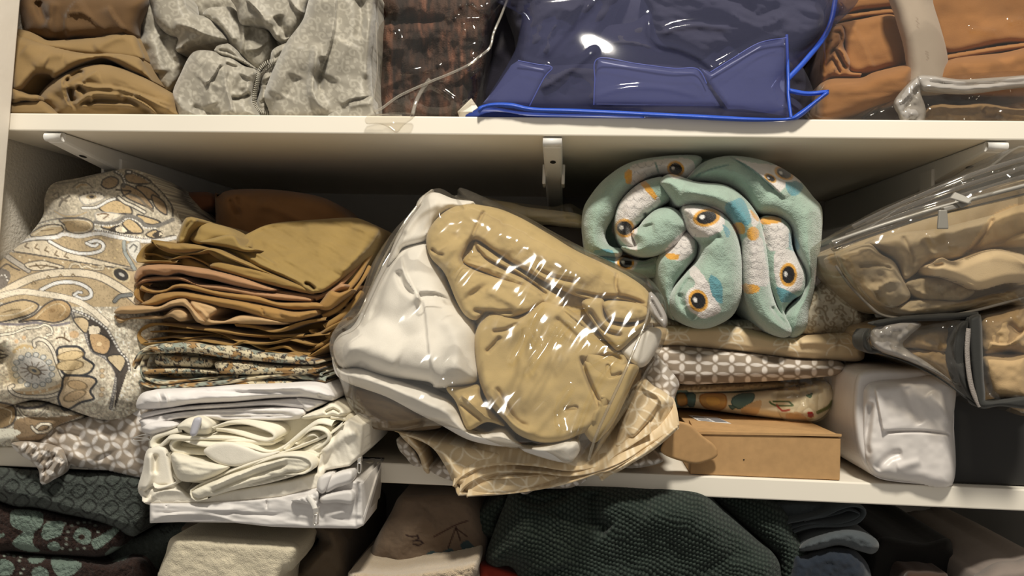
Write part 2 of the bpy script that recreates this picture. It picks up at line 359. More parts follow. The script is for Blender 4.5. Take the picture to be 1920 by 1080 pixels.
# steel shelf brackets under the upper shelf: a tapering blade with a rolled nose and a screw hole
def bracket(px, py, label):
    c = P1(px, py, 0.0); x = c[0]; z = Z_UB - 0.0004
    e = empty('shelf_bracket', (x, 0.24, z - 0.03), label, 'bracket', 'white shelf brackets under the upper shelf')
    w = 0.0105
    n = 14; ys = np.linspace(0.006, YB - 0.001, n); hs = 0.010 + 0.040 * np.clip(ys / 0.30, 0, 1)
    v = []
    for y, h in zip(ys, hs): v += [(x - w, y, z), (x + w, y, z), (x + w, y, z - h), (x - w, y, z - h)]
    f = []
    for i in range(n - 1):
        for k in range(4): a = i * 4 + k; b = i * 4 + (k + 1) % 4; f.append((a, b, b + 4, a + 4))
    f += [(3, 2, 1, 0), ((n - 1) * 4, (n - 1) * 4 + 1, (n - 1) * 4 + 2, (n - 1) * 4 + 3)]
    l = Lobe(); l.v = np.array(v); l.f = np.array(f)[:, ::-1]; l.px = np.zeros(len(v)); l.py = l.px
    build('blade', l, M_brk, e, smooth=False, bevel=0.003)
    l = Lobe(); th = np.linspace(0, 2 * math.pi, 13)[:-1]      # rolled nose touching the shelf front
    ring = np.array([(0.006 + 0.005 * math.cos(t), z - 0.0052 + 0.005 * math.sin(t)) for t in th])
    l.v = np.array([(x + s * w * 0.95, a, b) for s in (-1, 1) for a, b in ring]); m = len(ring)
    l.f = np.array([(k, (k + 1) % m, m + (k + 1) % m, m + k) for k in range(m)] + [(0, 2 * k + 1, 2 * k + 2, 2 * k + 3) for k in range(5)] + [(m, m + 2 * k + 3, m + 2 * k + 2, m + 2 * k + 1) for k in range(5)])
    l.px = np.zeros(2 * m); l.py = l.px
    build('nose', l, M_brk, e)
    h = 0.010 + 0.040 * 0.055 / 0.30
    l = Lobe(); r_ = 0.0042; th = np.linspace(0, 2 * math.pi, 17)[:-1]
    l.v = np.array([(x + r_ * 0.8 * math.cos(t), 0.055 + 1.3 * r_ * math.sin(t), z - h - 0.00045 - 0.133 * 1.3 * r_ * math.sin(t)) for t in th])
    l.f = np.array([(0, 2 * k + 1, 2 * k + 2, 2 * k + 3) for k in range(7)]); l.px = np.zeros(16); l.py = l.px
    build('screw_hole', l, M_dark, e, smooth=False)
    y0 = 0.11; build('clip_ear', [boxw(x - w - 0.003, x - w + 0.001, y0, y0 + 0.03, z - 0.034, z - 0.010), boxw(x + w - 0.001, x + w + 0.003, y0, y0 + 0.03, z - 0.034, z - 0.010)], M_brk, e, smooth=False, bevel=0.001)
bracket(96, 246, 'white steel shelf bracket above the paisley pillow, leftmost')
bracket(1036, 254, 'white steel shelf bracket above the clear plastic bag, in the middle')
bracket(1874, 263, 'white steel shelf bracket above the clear zip case, rightmost')
# ------------------------------------------------------------------ upper shelf
def damask(base, light, s=52.0, seed=0, ang=20, lw=3.2):
    """scrolling leaf print: curls and leaves stamped on a half-dropped lattice"""
    def f(px, py):
        p = Print(px, py, base); rng = np.random.RandomState(seed)
        x0, x1, y0, y1 = px.min() - s, px.max() + s, py.min() - s, py.max() + s; r = 0; y = y0
        while y < y1:
            x = x0 + (s * 0.5 if r % 2 else 0)
            while x < x1:
                g = rng.rand() * 60 - 30 + ang + (180 if r % 2 else 0); k = s / 52.0 * (0.9 + 0.2 * rng.rand()); m = 1 if rng.rand() > 0.5 else -1
                T = lambda q: np.array([(x + k * (m * a * math.cos(math.radians(g)) - b * math.sin(math.radians(g))), y + k * (m * a * math.sin(math.radians(g)) + b * math.cos(math.radians(g)))) for a, b in q])
                p.line(T([(-20, 14), (-12, 0), (0, -8), (11, -6), (14, 3), (8, 9), (1, 6), (3, 0)]), lw, light)
                p.line(T([(-12, 0), (-16, -10), (-10, -18), (-3, -16), (-5, -11)]), lw * 0.8, light)
                p.fill(T([(4, 14), (12, 12), (20, 18), (12, 22)]), light); p.fill(T([(16, -8), (22, -16), (20, -4)]), light); p.fill(T([(-8, 8), (0, 14), (-6, 22), (-14, 16)]), light)
                x += s
            y += s * 0.72; r += 1
        return p.c
    return f
M_tan = fabric('tan_cotton', (140, 115, 76), bump=0.15)
M_brn = fabric('brown_cotton', (98, 74, 48))
M_print = fabric('printed_cotton', None, bump=0.15)
M_sateen = fabric('sateen_damask', None, rough=0.55, sheen=0.3, spec=0.45, wr=0.15, wrs=45, bump=0.1, var=0.06)
KU = dict(zmin=Z_UT)
o = build('bundled_sheet', [
    lobe('1: 150,-90 150,300 300,380 700,400 1180,380 1250,250 1250,-90', 0.10, b=0.05, R=40, D=0.10, n=(0.003, 60), st=[
        ('l', '1:600,360 570,200 620,60 720,-20', 25, 0.012), ('l', '1:950,300 860,225 740,130 640,120', 14, 0.004), ('l', '1:960,40 1000,130 1110,270', 14, 0.008),
        ('r', '1:470,350 430,200 460,0', 10, 0.008), ('l', '1:690,120 600,130 560,160', 6, 0.004), ('r', '1:330,0 370,120 420,200', 8, -0.01)])], M_brn, **KU)
tag(o, 'dark brown bundled cotton sheet behind the crumpled tan sheet', 'sheet')
o = build('crumpled_sheet', [
    lobe('1: 100,600 300,640 460,680 600,640 900,560 1290,680 1540,850 1580,1060 100,1060', 0.11, b=0.02, D=0.10, n=(0.006, 30)),
    lobe('1: 120,262 240,272 330,310 420,355 600,348 850,325 950,295 1060,280 1180,302 1240,420 1250,540 900,510 600,480 300,420 120,400', 0.058, b=0.02, R=16, D=0.06, tilt=(0.010, -0.02), step=2.4, n=(0.003, 60), st=[('r', '1:820,440 900,390 1010,330 1120,300', 9, 0.004)]),
    lobe('1: 90,316 180,322 260,345 400,390 560,432 700,460 830,470 940,462 1080,470 1220,500 1270,570 1345,722 1290,690 1150,630 1000,545 900,515 800,540 650,600 480,690 440,660 380,652 310,665 250,730 180,800 90,775', 0.040, b=0.020, R=15, D=0.05, tilt=(0.012, -0.014), step=2.2, n=(0.003, 70), st=[
        ('r', '1:200,420 300,500 420,560', 14, 0.004), ('r', '1:300,600 420,500 560,480', 9, 0.003), ('r', '1:560,560 760,500 940,490', 8, 0.003), ('r', '1:1000,500 1140,560 1260,640', 8, 0.003)]),
    lobe('1: 100,770 180,800 250,830 340,838 360,880 300,900 220,890 100,910', 0.012, b=0.014, R=10, D=0.06),
    lobe('1: 90,900 240,888 350,880 460,960 520,1050 90,1050', 0.015, b=0.012, R=14, D=0.06),
    lobe('1: 325,900 355,815 470,702 600,622 740,577 880,565 1000,580 1130,620 1290,692 1420,772 1520,830 1580,960 1590,1050 500,1060 430,985', 0.045, b=0.03, R=26, D=0.09, n=[(0.004, 60, 18, 20)], step=2.2, st=[
        ('r', '1:565,735 610,690 700,638 760,640', 4.0, -0.016), ('l', '1:720,725 770,670 860,620', 9, 0.007), ('r', '1:590,700 680,650 760,640', 3, 0.006),
        ('l', '1:556,690 556,800 585,880 645,955', 9, 0.010), ('r', '1:572,740 575,820 605,890', 3.0, 0.007), ('r', '1:625,770 625,850 645,910', 5.5, -0.014), ('r', '1:680,760 760,820', 5, -0.009),
        ('l', '1:620,740 700,735 800,760 1010,770 1110,790 1300,850 1520,925', 14, 0.010), ('r', '1:650,735 800,752 1000,765', 3, 0.004),
        ('r', '1:650,940 720,880 800,832 900,828 1060,838', 4, 0.008), ('r', '1:800,835 812,880 800,910', 3, 0.005), ('r', '1:740,930 850,895 1000,900 1150,905', 4, -0.008),
        ('l', '1:1060,838 1180,862 1290,922 1400,1010', 10, 0.010), ('r', '1:1080,850 1160,900 1330,1000', 5, -0.008), ('l', '1:1180,805 1330,880 1500,960', 8, 0.007),
        ('r', '1:660,960 780,925 960,918 1170,935 1290,960', 4, 0.007), ('r', '1:380,880 480,760 620,650', 12, 0.004)]),
    ], M_tan, **KU)
tag(o, 'crumpled tan cotton sheet at the left end of the upper shelf', 'sheet')
DP = damask((150, 144, 131), (174, 168, 154), 40, 3)
root = empty('fitted_sheet', P1(470, 216, 0.08), 'crumpled grey damask fitted sheet with gathered elastic hem', 'sheet')
build('sheet_body', [
    lobe('2: 80,-90 70,120 110,250 80,340 150,560 220,660 360,700 360,930 1500,930 1840,920 1830,400 1840,-90', 0.15, b=0.02, D=0.10, n=(0.01, 40), step=3),
    lobe('2: 85,-90 240,-90 260,100 330,250 400,270 400,400 430,500 360,640 300,705 225,665 140,572 85,400 45,275 95,250 48,125 70,60', 0.10, b=0.022, R=28, D=0.05, step=2.2, n=(0.006, 40), st=[
        ('r', '2:130,250 200,350 240,560', 16, 0.008), ('r', '2:260,260 300,420 380,480', 10, -0.008), ('l', '2:370,400 395,470 440,500', 8, 0.006)]),
    lobe('2: 165,-90 390,-90 440,50 480,100 600,132 690,220 745,285 755,310 640,322 520,350 400,392 355,372 372,285 285,250 205,160 180,60', 0.082, b=0.02, R=20, D=0.04, step=2.2, st=[
        ('r', '2:340,165 420,190 540,220 740,295', 6, 0.007), ('l', '2:330,150 430,170 560,240 740,300', 18, 0.006), ('r', '2:400,380 520,350 620,310', 8, -0.005), ('l', '2:460,90 540,160 720,250', 8, 0.006)]),
    lobe('2: 560,110 600,62 700,50 790,60 840,150 1000,195 1070,265 1085,420 1010,512 960,522 880,450 760,320 700,235 600,150', 0.085, b=0.015, R=18, D=0.04, step=2.2, st=[
        ('l', '2:590,140 700,240 760,330 880,460 975,524', 8, -0.006), ('r', '2:870,180 862,330 850,420 880,470', 3, 0.006), ('r', '2:640,110 740,230 800,320', 8, 0.006),
        ('l', '2:1080,280 980,370 880,380', 12, 0.008), ('r', '2:900,220 980,270 1060,280', 12, -0.008)]),
    lobe('2: 770,-90 1330,-90 1340,80 1310,150 1240,260 1190,312 1110,300 1040,212 940,190 845,180 810,60', 0.07, b=0.02, R=22, D=0.04, step=2.2, st=[
        ('l', '2:1040,222 1000,120 880,-10', 12, 0.010), ('r', '2:1120,110 1150,210 1205,290', 9, -0.010), ('l', '2:1330,120 1250,60 1200,-20', 12, 0.007), ('r', '2:1050,120 1070,220 1120,290', 7, 0.006)]),
    lobe('2: 645,375 665,345 730,328 770,335 850,425 960,510 955,526 830,460 700,420 655,402', 0.062, b=0.014, R=8, D=0.03, step=2.2, st=[('r', '2:665,380 740,385 860,450', 3, -0.004)]),
    lobe('2: 345,660 400,540 455,430 515,380 640,384 700,420 780,440 870,495 965,530 945,640 935,760 960,900 400,930 345,800 335,730', 0.05, b=0.034, R=26, D=0.06, step=2.2, n=(0.004, 30), st=[
        ('l', '2:740,480 690,492 645,570 575,645', 14, 0.010), ('r', '2:720,470 780,500 860,505 940,530', 5, -0.010), ('l', '2:755,500 738,620 775,760 800,870', 14, 0.011),
        ('r', '2:770,735 830,742 920,705', 4, -0.012), ('r', '2:355,700 385,790 500,850 600,870', 8, 0.009), ('r', '2:470,800 560,840 700,850', 7, -0.008), ('r', '2:640,600 600,700 640,800', 12, 0.006), ('r', '2:880,560 830,660 880,700', 12, -0.008)]),
    lobe('2: 990,560 1060,470 1080,380 1150,335 1200,330 1190,420 1120,540 1060,660 1050,790 1120,900 1010,900 960,780 990,680', 0.06, b=0.014, R=12, D=0.03, step=2.2, n=(0.006, 6, 14, 60), st=[]),
    lobe('2: 1425,-90 1840,-90 1860,60 1845,300 1825,480 1830,640 1830,900 1500,930 1130,920 1040,790 1022,710 1060,590 1130,430 1200,300 1310,150', 0.045, b=0.032, R=26, D=0.07, step=2.2, n=(0.005, 60), st=[
        ('l', '2:1565,-60 1555,150 1530,300 1480,460 1435,590', 26, 0.013), ('r', '2:1420,320 1395,520 1385,680 1430,780 1510,850', 9, 0.012), ('r', '2:1470,420 1440,560 1430,700', 7, -0.010),
        ('r', '2:1740,-20 1750,150 1720,300', 9, -0.008), ('r', '2:1820,100 1800,330 1790,600', 8, 0.007), ('r', '2:1640,300 1560,480 1500,600', 20, 0.006), ('r', '2:1250,300 1150,560 1080,720', 22, 0.007), ('r', '2:1270,560 1200,740', 14, -0.005), ('l', '2:1840,720 1660,750 1600,800', 10, 0.006)]),
    lobe('2: 1490,868 1560,825 1650,805 1640,772 1700,742 1830,722 1845,800 1840,900 1500,900', 0.018, b=0.009, R=9, D=0.03, step=2.2, st=[('l', '2:1640,800 1740,775 1840,770', 6, 0.005)]),
    ], M_sateen, root, paint=DP, **KU)
hem = catmull(V('2: 1110,460 1040,480 985,540 955,640 938,740 950,800 1000,845 1080,850'), False, 3.2); rb = []
for i in range(1, len(hem) - 1, 1):
    t = hem[i + 1] - hem[i - 1]; t /= np.linalg.norm(t); nn = np.array([-t[1], t[0]]); a, b = hem[i] - nn * 6, hem[i] + nn * 5
    rb.append(tube([a, (a + b) / 2 + t, b], [0.048, 0.040, 0.046], 1.3, step=4, nseg=5))
build('elastic_hem', rb, fabric('elastic', (170, 165, 152), bump=0.2), root)

# brown faux-fur throw in a clear bag
def furp(px, py):
    s = np.clip(0.5 + 1.6 * fbm(px / 8, py / 34, 5, 3), 0, 1)[:, None]; g = np.clip(0.5 + 2.2 * fbm(px / 22, py / 60, 9, 3) - 0.1, 0, 1)[:, None]
    return np.array([38, 26, 21.]) * (1 - s) + (np.array([72, 50, 40.]) * (1 - g) + np.array([116, 78, 62.]) * g) * s
o = build('fur_throw', [lobe('3: 150,-90 125,200 115,400 135,600 100,850 100,1010 740,1010 900,900 970,650 1020,400 1060,200 1110,-90', 0.12, b=0.045, R=36, D=0.12, step=2.5, n=[(0.006, 5, 40, 0), (0.010, 30)], st=[
        ('r', '3:120,160 400,180 680,160', 8, -0.016), ('l', '3:300,165 480,190 680,170', 22, 0.008), ('r', '3:280,400 300,600 260,750', 10, -0.010), ('r', '3:500,180 490,400 510,580', 5, -0.007), ('r', '3:670,200 675,400 680,560', 4, 0.006), ('r', '3:820,620 900,740 920,860', 20, -0.014), ('l', '3:130,720 300,640 460,590', 12, 0.008)])],
    fabric('faux_fur', None, rough=0.75, sheen=0.05, bump=0.6, bscale=500, fuzz=0.002), paint=furp, **KU)
tag(o, 'dark brown faux-fur throw folded inside a clear bag', 'throw')
M_clear = plastic('clear_film', haze=0.012, rough=0.07, gain=1.0, wr=0.06, wrs=20, wdist=0.010, ridged=False)
M_clear2 = plastic('clear_film_stiff', haze=0.012, rough=0.06, gain=1.1, wr=0.06, wrs=16, wdist=0.012, ridged=False)
M_seam = plastic('film_seam', haze=0.22, hcol=(215, 208, 196), rough=0.12, gain=2.0, wr=0.3)
root = empty('plastic_bag', P1(800, 218, 0.06), 'clear plastic bag around the brown faux-fur throw', 'bag')
build('bag_film', [lobe('3: 125,-90 150,20 190,130 110,260 120,500 75,850 55,900 90,925 250,960 430,990 720,990 940,900 1010,650 1045,400 1060,300 1120,130 1190,-30 1200,-90', 0.075, b=0.055, R=36, D=0.03, n=[(0.010, 60, 50, 0, 1), (0.004, 60, 15, -40, 1)], st=[
        ('l', '3:110,900 300,770 540,660 850,530 1030,380', 14, 0.012), ('r', '3:660,160 830,10', 4, 0.008), ('r', '3:860,20 980,120 990,150', 4, 0.007), ('r', '3:690,150 980,150', 4, 0.006), ('b', '3:830,250', 12, 0.012), ('r', '3:190,120 290,330', 4, 0.008),
        ('r', '3:560,680 720,790 820,900', 4, 0.006), ('r', '3:880,620 980,550', 4, 0.006), ('r', '3:250,590 500,575 660,520', 3, 0.005)]),
    lobe('3: 30,945 200,915 420,920 410,960 330,1020 275,1078 200,1030 130,1005 30,1005', -0.008, b=0.003, R=6, D=0.003, n=(0.004, 20), st=[('r', '3:60,990 200,980 290,1050', 3, 0.003)])], M_clear2, root)
build('seam', tube('3:1185,-40 1120,130 1060,270 1030,385 930,470 850,530 700,600 540,665 300,775 150,880 75,905', [0.06, 0.03, 0.02, 0.016, 0.012, 0.008, 0.006, 0.006, 0.008, 0.01, 0.012], 2.6, nseg=6), M_seam, root)
build('seam', tube('3:545,640 480,730 430,830 405,925', [0.006, 0.008, 0.006, -0.002], 4, nseg=6, flat=0.4), M_seam, root)
build('seam', tube('3:110,180 115,400 120,560 85,820 60,900 90,925 320,935', 0.02, 1.5, nseg=5), M_seam, root)
# folded white card corner beside the blue bag
q = V('3: 768,905 880,795 932,870 928,1000 800,1000'); w = Pw(q[:, 0], q[:, 1], np.array([.04, .055, .03, .03, .045])); c = P1(680 + 885 / 4.321, 905 / 4.321, 0.006)
l = Lobe(); l.v = np.concatenate([w, [c], w + np.array([0, 0.03, 0])]); l.f = np.array([[0, 5, 1, 1], [1, 5, 2, 2], [2, 5, 3, 3], [3, 5, 4, 4], [4, 5, 0, 0]] + [[i, (i + 1) % 5, 6 + (i + 1) % 5, 6 + i] for i in range(5)] + [[6, 7, 8, 9], [6, 9, 10, 10]])
l.f = np.array([r if len(set(r)) == 4 else r for r in l.f.tolist()]); l.px = np.zeros(11); l.py = l.px
def trif(l):     # repeated corners become small quads so that faces stay valid
    vs = list(l.v); fs = []
    for f in l.f:
        if f[2] == f[3]: vs.append((l.v[f[2]] + l.v[f[0]]) / 2); fs.append([f[0], f[1], f[2], len(vs) - 1])
        else: fs.append(list(f))
    l.v = np.array(vs); l.f = np.array(fs); l.px = np.zeros(len(vs)); l.py = l.px; return l
tag(build('card_corner', trif(l), paintmat('white_card', (235, 228, 215), rough=0.7), smooth=False, **KU), 'small folded white card wedged beside the blue bag', 'card')

# blue vinyl bag with folded bedding
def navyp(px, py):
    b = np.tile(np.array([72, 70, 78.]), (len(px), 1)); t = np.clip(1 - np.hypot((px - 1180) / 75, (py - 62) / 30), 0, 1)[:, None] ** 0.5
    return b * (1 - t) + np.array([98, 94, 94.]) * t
o = build('folded_comforter', [
    lobe('4: 70,-90 1820,-90 1840,150 1700,400 1640,640 1000,680 50,660 40,500 90,300', 0.16, b=0.03, R=50, D=0.16, n=(0.01, 50)),
    lobe('4: 210,-90 800,-90 760,60 690,230 560,330 420,350 270,320 230,200', 0.12, b=0.03, R=30, D=0.05, n=(0.012, 40, 16, -50), st=[('l', '4:600,10 440,150 400,290', 14, 0.012), ('r', '4:520,60 460,140', 6, -0.01), ('l', '4:330,300 420,220 480,180', 10, 0.008)]),
    lobe('4: 650,250 700,140 850,110 960,30 930,170 960,220 1200,310 1000,300 760,260', 0.105, b=0.02, R=24, D=0.05, n=(0.006, 30), st=[('l', '4:660,240 800,210 960,240', 10, 0.008)]),
    lobe('4: 930,60 960,-90 1800,-90 1830,60 1800,180 1640,230 1500,220 1300,250 1200,300 1050,250 960,210', 0.10, b=0.03, R=30, D=0.05, n=(0.012, 60, 18, 15), st=[('l', '4:1400,140 1150,120 1000,170', 14, -0.012), ('l', '4:1340,60 1500,130 1640,60', 14, 0.010), ('r', '4:1420,-20 1480,80 1600,20', 8, -0.012)]),
    lobe('4: 100,520 300,360 560,330 1000,330 1250,350 1500,240 1650,230 1660,660 100,660', 0.10, b=0.025, R=26, D=0.05, n=(0.008, 60, 25, 0), st=[('l', '4:360,460 480,370 620,290', 14, 0.01), ('r', '4:600,510 840,460 1100,450 1250,520', 14, 0.010), ('r', '4:1200,330 1270,480 1330,540', 12, 0.012), ('r', '4:560,380 480,500', 12, -0.010)]),
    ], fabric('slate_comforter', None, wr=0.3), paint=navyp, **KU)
tag(o, 'dark slate folded comforter inside the blue vinyl bag', 'comforter')
root = empty('vinyl_bag', P1(1220, 222, 0.05), 'translucent blue vinyl storage bag with bright blue piping', 'bag')
M_blue = plastic('blue_vinyl', tint=(220, 221, 233), haze=0.17, hcol=(108, 111, 146), rough=0.06, gain=0.3, wr=0.10, wrs=5, wdist=0.02, ridged=False)
M_blue2 = plastic('blue_vinyl_reflection', tint=(220, 224, 244), haze=0.42, hcol=(130, 136, 182), rough=0.25, gain=0.4, wr=0.08, wrs=5, wdist=0.02, ridged=False)  # pale haze colour holds the lavender reflections of the bag front
M_edge = paintmat('reflection_outline', (112, 126, 206), rough=0.35)
M_pipe = paintmat('blue_piping', (38, 80, 186), rough=0.42, bump=0.3, bscale=700, dist=0.0006)
build('vinyl_shell', [lobe('4: 190,-90 265,60 255,180 220,290 80,520 42,550 40,600 300,605 900,605 1200,612 1440,622 1650,620 1720,560 1640,470 1640,400 1850,170 1885,-90', 0.050, b=0.04, R=40, D=0.03, tilt=(0, -0.010), n=[(0.004, 110, 70, 20, 1)], st=[
        ('r', '4:660,240 560,330 360,460', 5, 0.0040), ('r', '4:930,50 925,150 960,220 1100,260 1230,330 1290,420', 6, 0.0045), ('r', '4:980,185 1050,145 1180,130 1350,150', 5, 0.0040), ('r', '4:630,500 740,465 860,450 1000,455 1200,500', 4, 0.0025),
        ('r', '4:250,270 300,310 420,345', 4, 0.0030), ('r', '4:380,300 480,180 640,0', 6, 0.0040), ('r', '4:1620,180 1630,400 1640,600', 6, 0.0060), ('r', '4:1620,185 1500,220 1240,360', 5, 0.0050), ('r', '4:1300,570 1450,580 1640,605', 4, 0.0030), ('r', '4:280,0 260,140 240,270', 6, 0.0040)])], M_blue, root)
for i, q in enumerate(['4: 250,312 340,330 425,347 385,400 310,545 70,530 130,460 215,335', '4: 662,302 860,328 1050,352 1172,355 1220,430 1290,545 1100,545 640,540 645,420', '4: 1180,345 1240,372 1340,310 1490,222 1630,195 1640,400 1640,600 1400,560 1330,560 1250,450']):  # added hazy panels stand in for pale reflections on the vinyl
    fl = build('reflection_panel', lobe(q, [0.032, 0.026, 0.022][i], b=0.004, R=10, D=0.001, n=(0.003, 60, 60, 0, 1), sm='lin', step=3), M_blue2, root)
    build('reflection_edge', tube(['4:250,312 340,330 425,347 385,400 310,545', '4:640,540 645,420 662,302 860,328 1050,352 1172,355 1220,430', '4:1240,372 1340,310 1490,222 1630,195'][i], [0.022, 0.016, 0.012][i], 1.3, nseg=6), M_edge, fl)  # light blue cord outlines each added reflection patch
build('piping', [lobe('4: 42,556 70,540 130,528 220,530 330,552 560,560 900,576 1200,590 1440,603 1630,606 1690,578 1790,505 1845,462 1850,482 1800,522 1710,600 1650,620 1440,626 1200,616 900,600 560,584 330,576 220,556 130,550 70,562 50,590', -0.004, b=0.006, R=5, D=0.004, step=3),
    lobe('4: 1645,455 1740,470 1850,462 1848,480 1740,494 1645,476', 0.0, b=0.004, R=4, D=0.004, step=3), tube('4:1890,-60 1866,90 1825,190 1730,310 1640,405', [0.05, 0.04, 0.035, 0.02, 0.01], 5, nseg=8, flat=0.6), tube('4:1632,180 1640,400 1642,500 1655,606', [0.016, 0.008, 0.0, -0.006], 3, nseg=8)], M_pipe, root)
build('bag_base', lobe('4: 40,560 130,552 330,578 900,598 900,622 40,622', 0.012, b=0.008, R=8, D=0.10), paintmat('navy_base', (38, 58, 130), rough=0.4), root, **KU)

# caramel sheets in their packet, paper band, and the zip pouch in front
root = empty('sheet_packet', P1(1720, 222, 0.10), 'caramel folded sheet set with a grey paper band', 'sheet')
M_car = fabric('caramel_cotton', (160, 112, 66), sheen=0.2)
build('folded_sheets', [
    lobe('r: 860,-90 2100,-90 2100,700 760,700 760,480 840,160', 0.15, b=0.02, R=20, D=0.15),
    lobe('r: 880,-90 1250,-90 1240,20 1160,45 1000,62 870,85', 0.11, b=0.02, R=12, D=0.05), lobe('r: 865,92 1000,70 1170,50 1200,80 1000,100 860,132', 0.10, b=0.016, R=5, D=0.05, step=3),
    lobe('r: 855,140 1000,108 1190,85 1260,200 1262,360 1140,385 1030,415 930,400 905,260 895,160', 0.085, b=0.016, R=14, D=0.05, n=(0.005, 40), st=[('l', '1600,45 1627,97 1640,133', 10, 0.004)]),
    lobe('r: 800,240 830,165 895,140 915,200 905,260 945,340 940,400 1010,412 1000,432 840,436 785,470 775,360', 0.075, b=0.014, R=10, D=0.05, step=2.5, n=(0.003, 10), st=[
        ('r', 'r:830,190 880,180 890,230 830,290 790,300', 3, -0.008), ('r', 'r:820,330 850,280 880,320 920,390', 3, -0.009), ('r', 'r:800,380 840,330 870,380 890,420', 3, -0.007), ('r', 'r:870,270 905,300 930,380', 2.5, 0.005), ('r', 'r:800,250 840,220', 2.5, -0.006), ('r', 'r:830,430 860,370', 2.5, 0.005)]),
    lobe('r: 765,500 790,462 850,442 1000,438 1080,405 1250,365 1300,365 1300,520 1200,580 1000,640 765,690', 0.06, b=0.035, R=26, D=0.06, n=(0.004, 50, 12, -5), st=[('r', 'r:800,450 1000,440 1080,400 1250,365', 2, 0.003)]),
    lobe('r: 1380,-90 2100,-90 2100,215 1800,245 1480,300 1420,150', 0.08, b=0.014, R=14, D=0.05, n=(0.004, 60)), lobe('r: 1470,312 1800,255 2100,222 2100,250 1800,290 1470,345', 0.075, b=0.012, R=5, D=0.05, step=3), lobe('r: 1470,350 1800,297 2100,256 2100,520 1470,520', 0.06, b=0.03, R=22, D=0.06, n=(0.003, 40)),
    lobe('r: 1390,8 1450,-20 1500,0 1420,24', 0.075, b=0.008, R=5, D=0.02, step=3)], M_car, root, **KU)
def bandp(px, py):
    p = Print(px, py, (176, 162, 148))
    for s in ('1717,33 1721,36 1718,40 1723,44 1719,48 1722,53', '1736,97 1741,98 1736,101 1741,103 1737,106 1742,109 1738,112'): p.line(s, 0.8, (146, 130, 116))
    return p.c
build('paper_band', lobe('r: 1155,-90 1385,-90 1410,20 1450,150 1482,270 1494,360 1490,520 1262,520 1258,380 1240,250 1200,110', 0.050, b=0.022, R=30, D=0.004, step=2.2), fabric('band_paper', None, rough=0.6, spec=0.4, wr=0.08, bump=0.02, var=0.05), root, paint=bandp, **KU)
build('packet_film', lobe('r: 800,190 870,60 900,-90 2100,-90 2100,700 760,700 770,400', 0.035, b=0.03, R=20, D=0.10, n=[(0.006, 70, 60, 0, 1), (0.002, 60, 18, -20, 1)], st=[('r', 'r:1600,160 1780,190', 6, 0.006), ('r', 'r:1830,130 1920,110', 6, 0.007)]), M_clear, root, **KU)
o = build('folded_cloth', [lobe('r: 1370,620 1440,585 1560,590 1700,580 1900,610 2100,600 2100,760 1370,760', 0.05, b=0.02, R=12, D=0.10, step=3, n=[(0.006, 30, 8, 0), (0.003, 12)], st=[('l', 'r:1450,610 1520,640 1640,640 1720,590', 8, 0.008), ('r', 'r:1680,600 1700,650 1800,650', 4, -0.008), ('l', 'r:1750,600 1850,640 2000,650', 8, 0.007)])], fabric('taupe_cotton', (158, 130, 92)), **KU)
tag(o, 'taupe folded cloth inside the clear zip pouch', 'cloth')
root = empty('zip_pouch', P1(1760, 224, 0.03), 'clear zip pouch with milky zipper strip before the caramel sheet set', 'pouch')
build('pouch_film', lobe('r: 930,680 1050,610 1190,560 1260,490 1340,440 2100,420 2100,760 930,760', 0.03, b=0.018, R=16, D=0.06, n=(0.008, 26)), M_clear, root, **KU)
M_milk = plastic('milky_zip', tint=(225, 222, 218), haze=0.62, hcol=(196, 190, 184), rough=0.12, gain=1.6, wr=0.3, wrs=40, wdist=0.006)
build('zipper_strip', [lobe('r: 1320,430 1400,424 1560,446 1750,436 2100,415 2100,470 1850,500 1600,530 1400,520 1340,500', 0.012, b=0.010, R=10, D=0.003, step=3, n=(0.003, 30), st=[('r', 'r:1350,450 1560,475 1800,462 2000,450', 2, -0.004), ('r', 'r:1350,480 1560,500 1800,485', 2, 0.003)]),
    lobe('r: 1186,580 1240,500 1320,430 1345,470 1340,520 1362,590 1368,640 1340,720 1240,720 1215,650', 0.014, b=0.010, R=9, D=0.003, step=3, n=(0.004, 14), st=[('r', 'r:1210,590 1290,510 1330,450', 2, 0.004), ('r', 'r:1230,640 1290,560 1330,500', 2, -0.004), ('b', 'r:1290,640', 7, 0.005)])], M_milk, root, **KU)
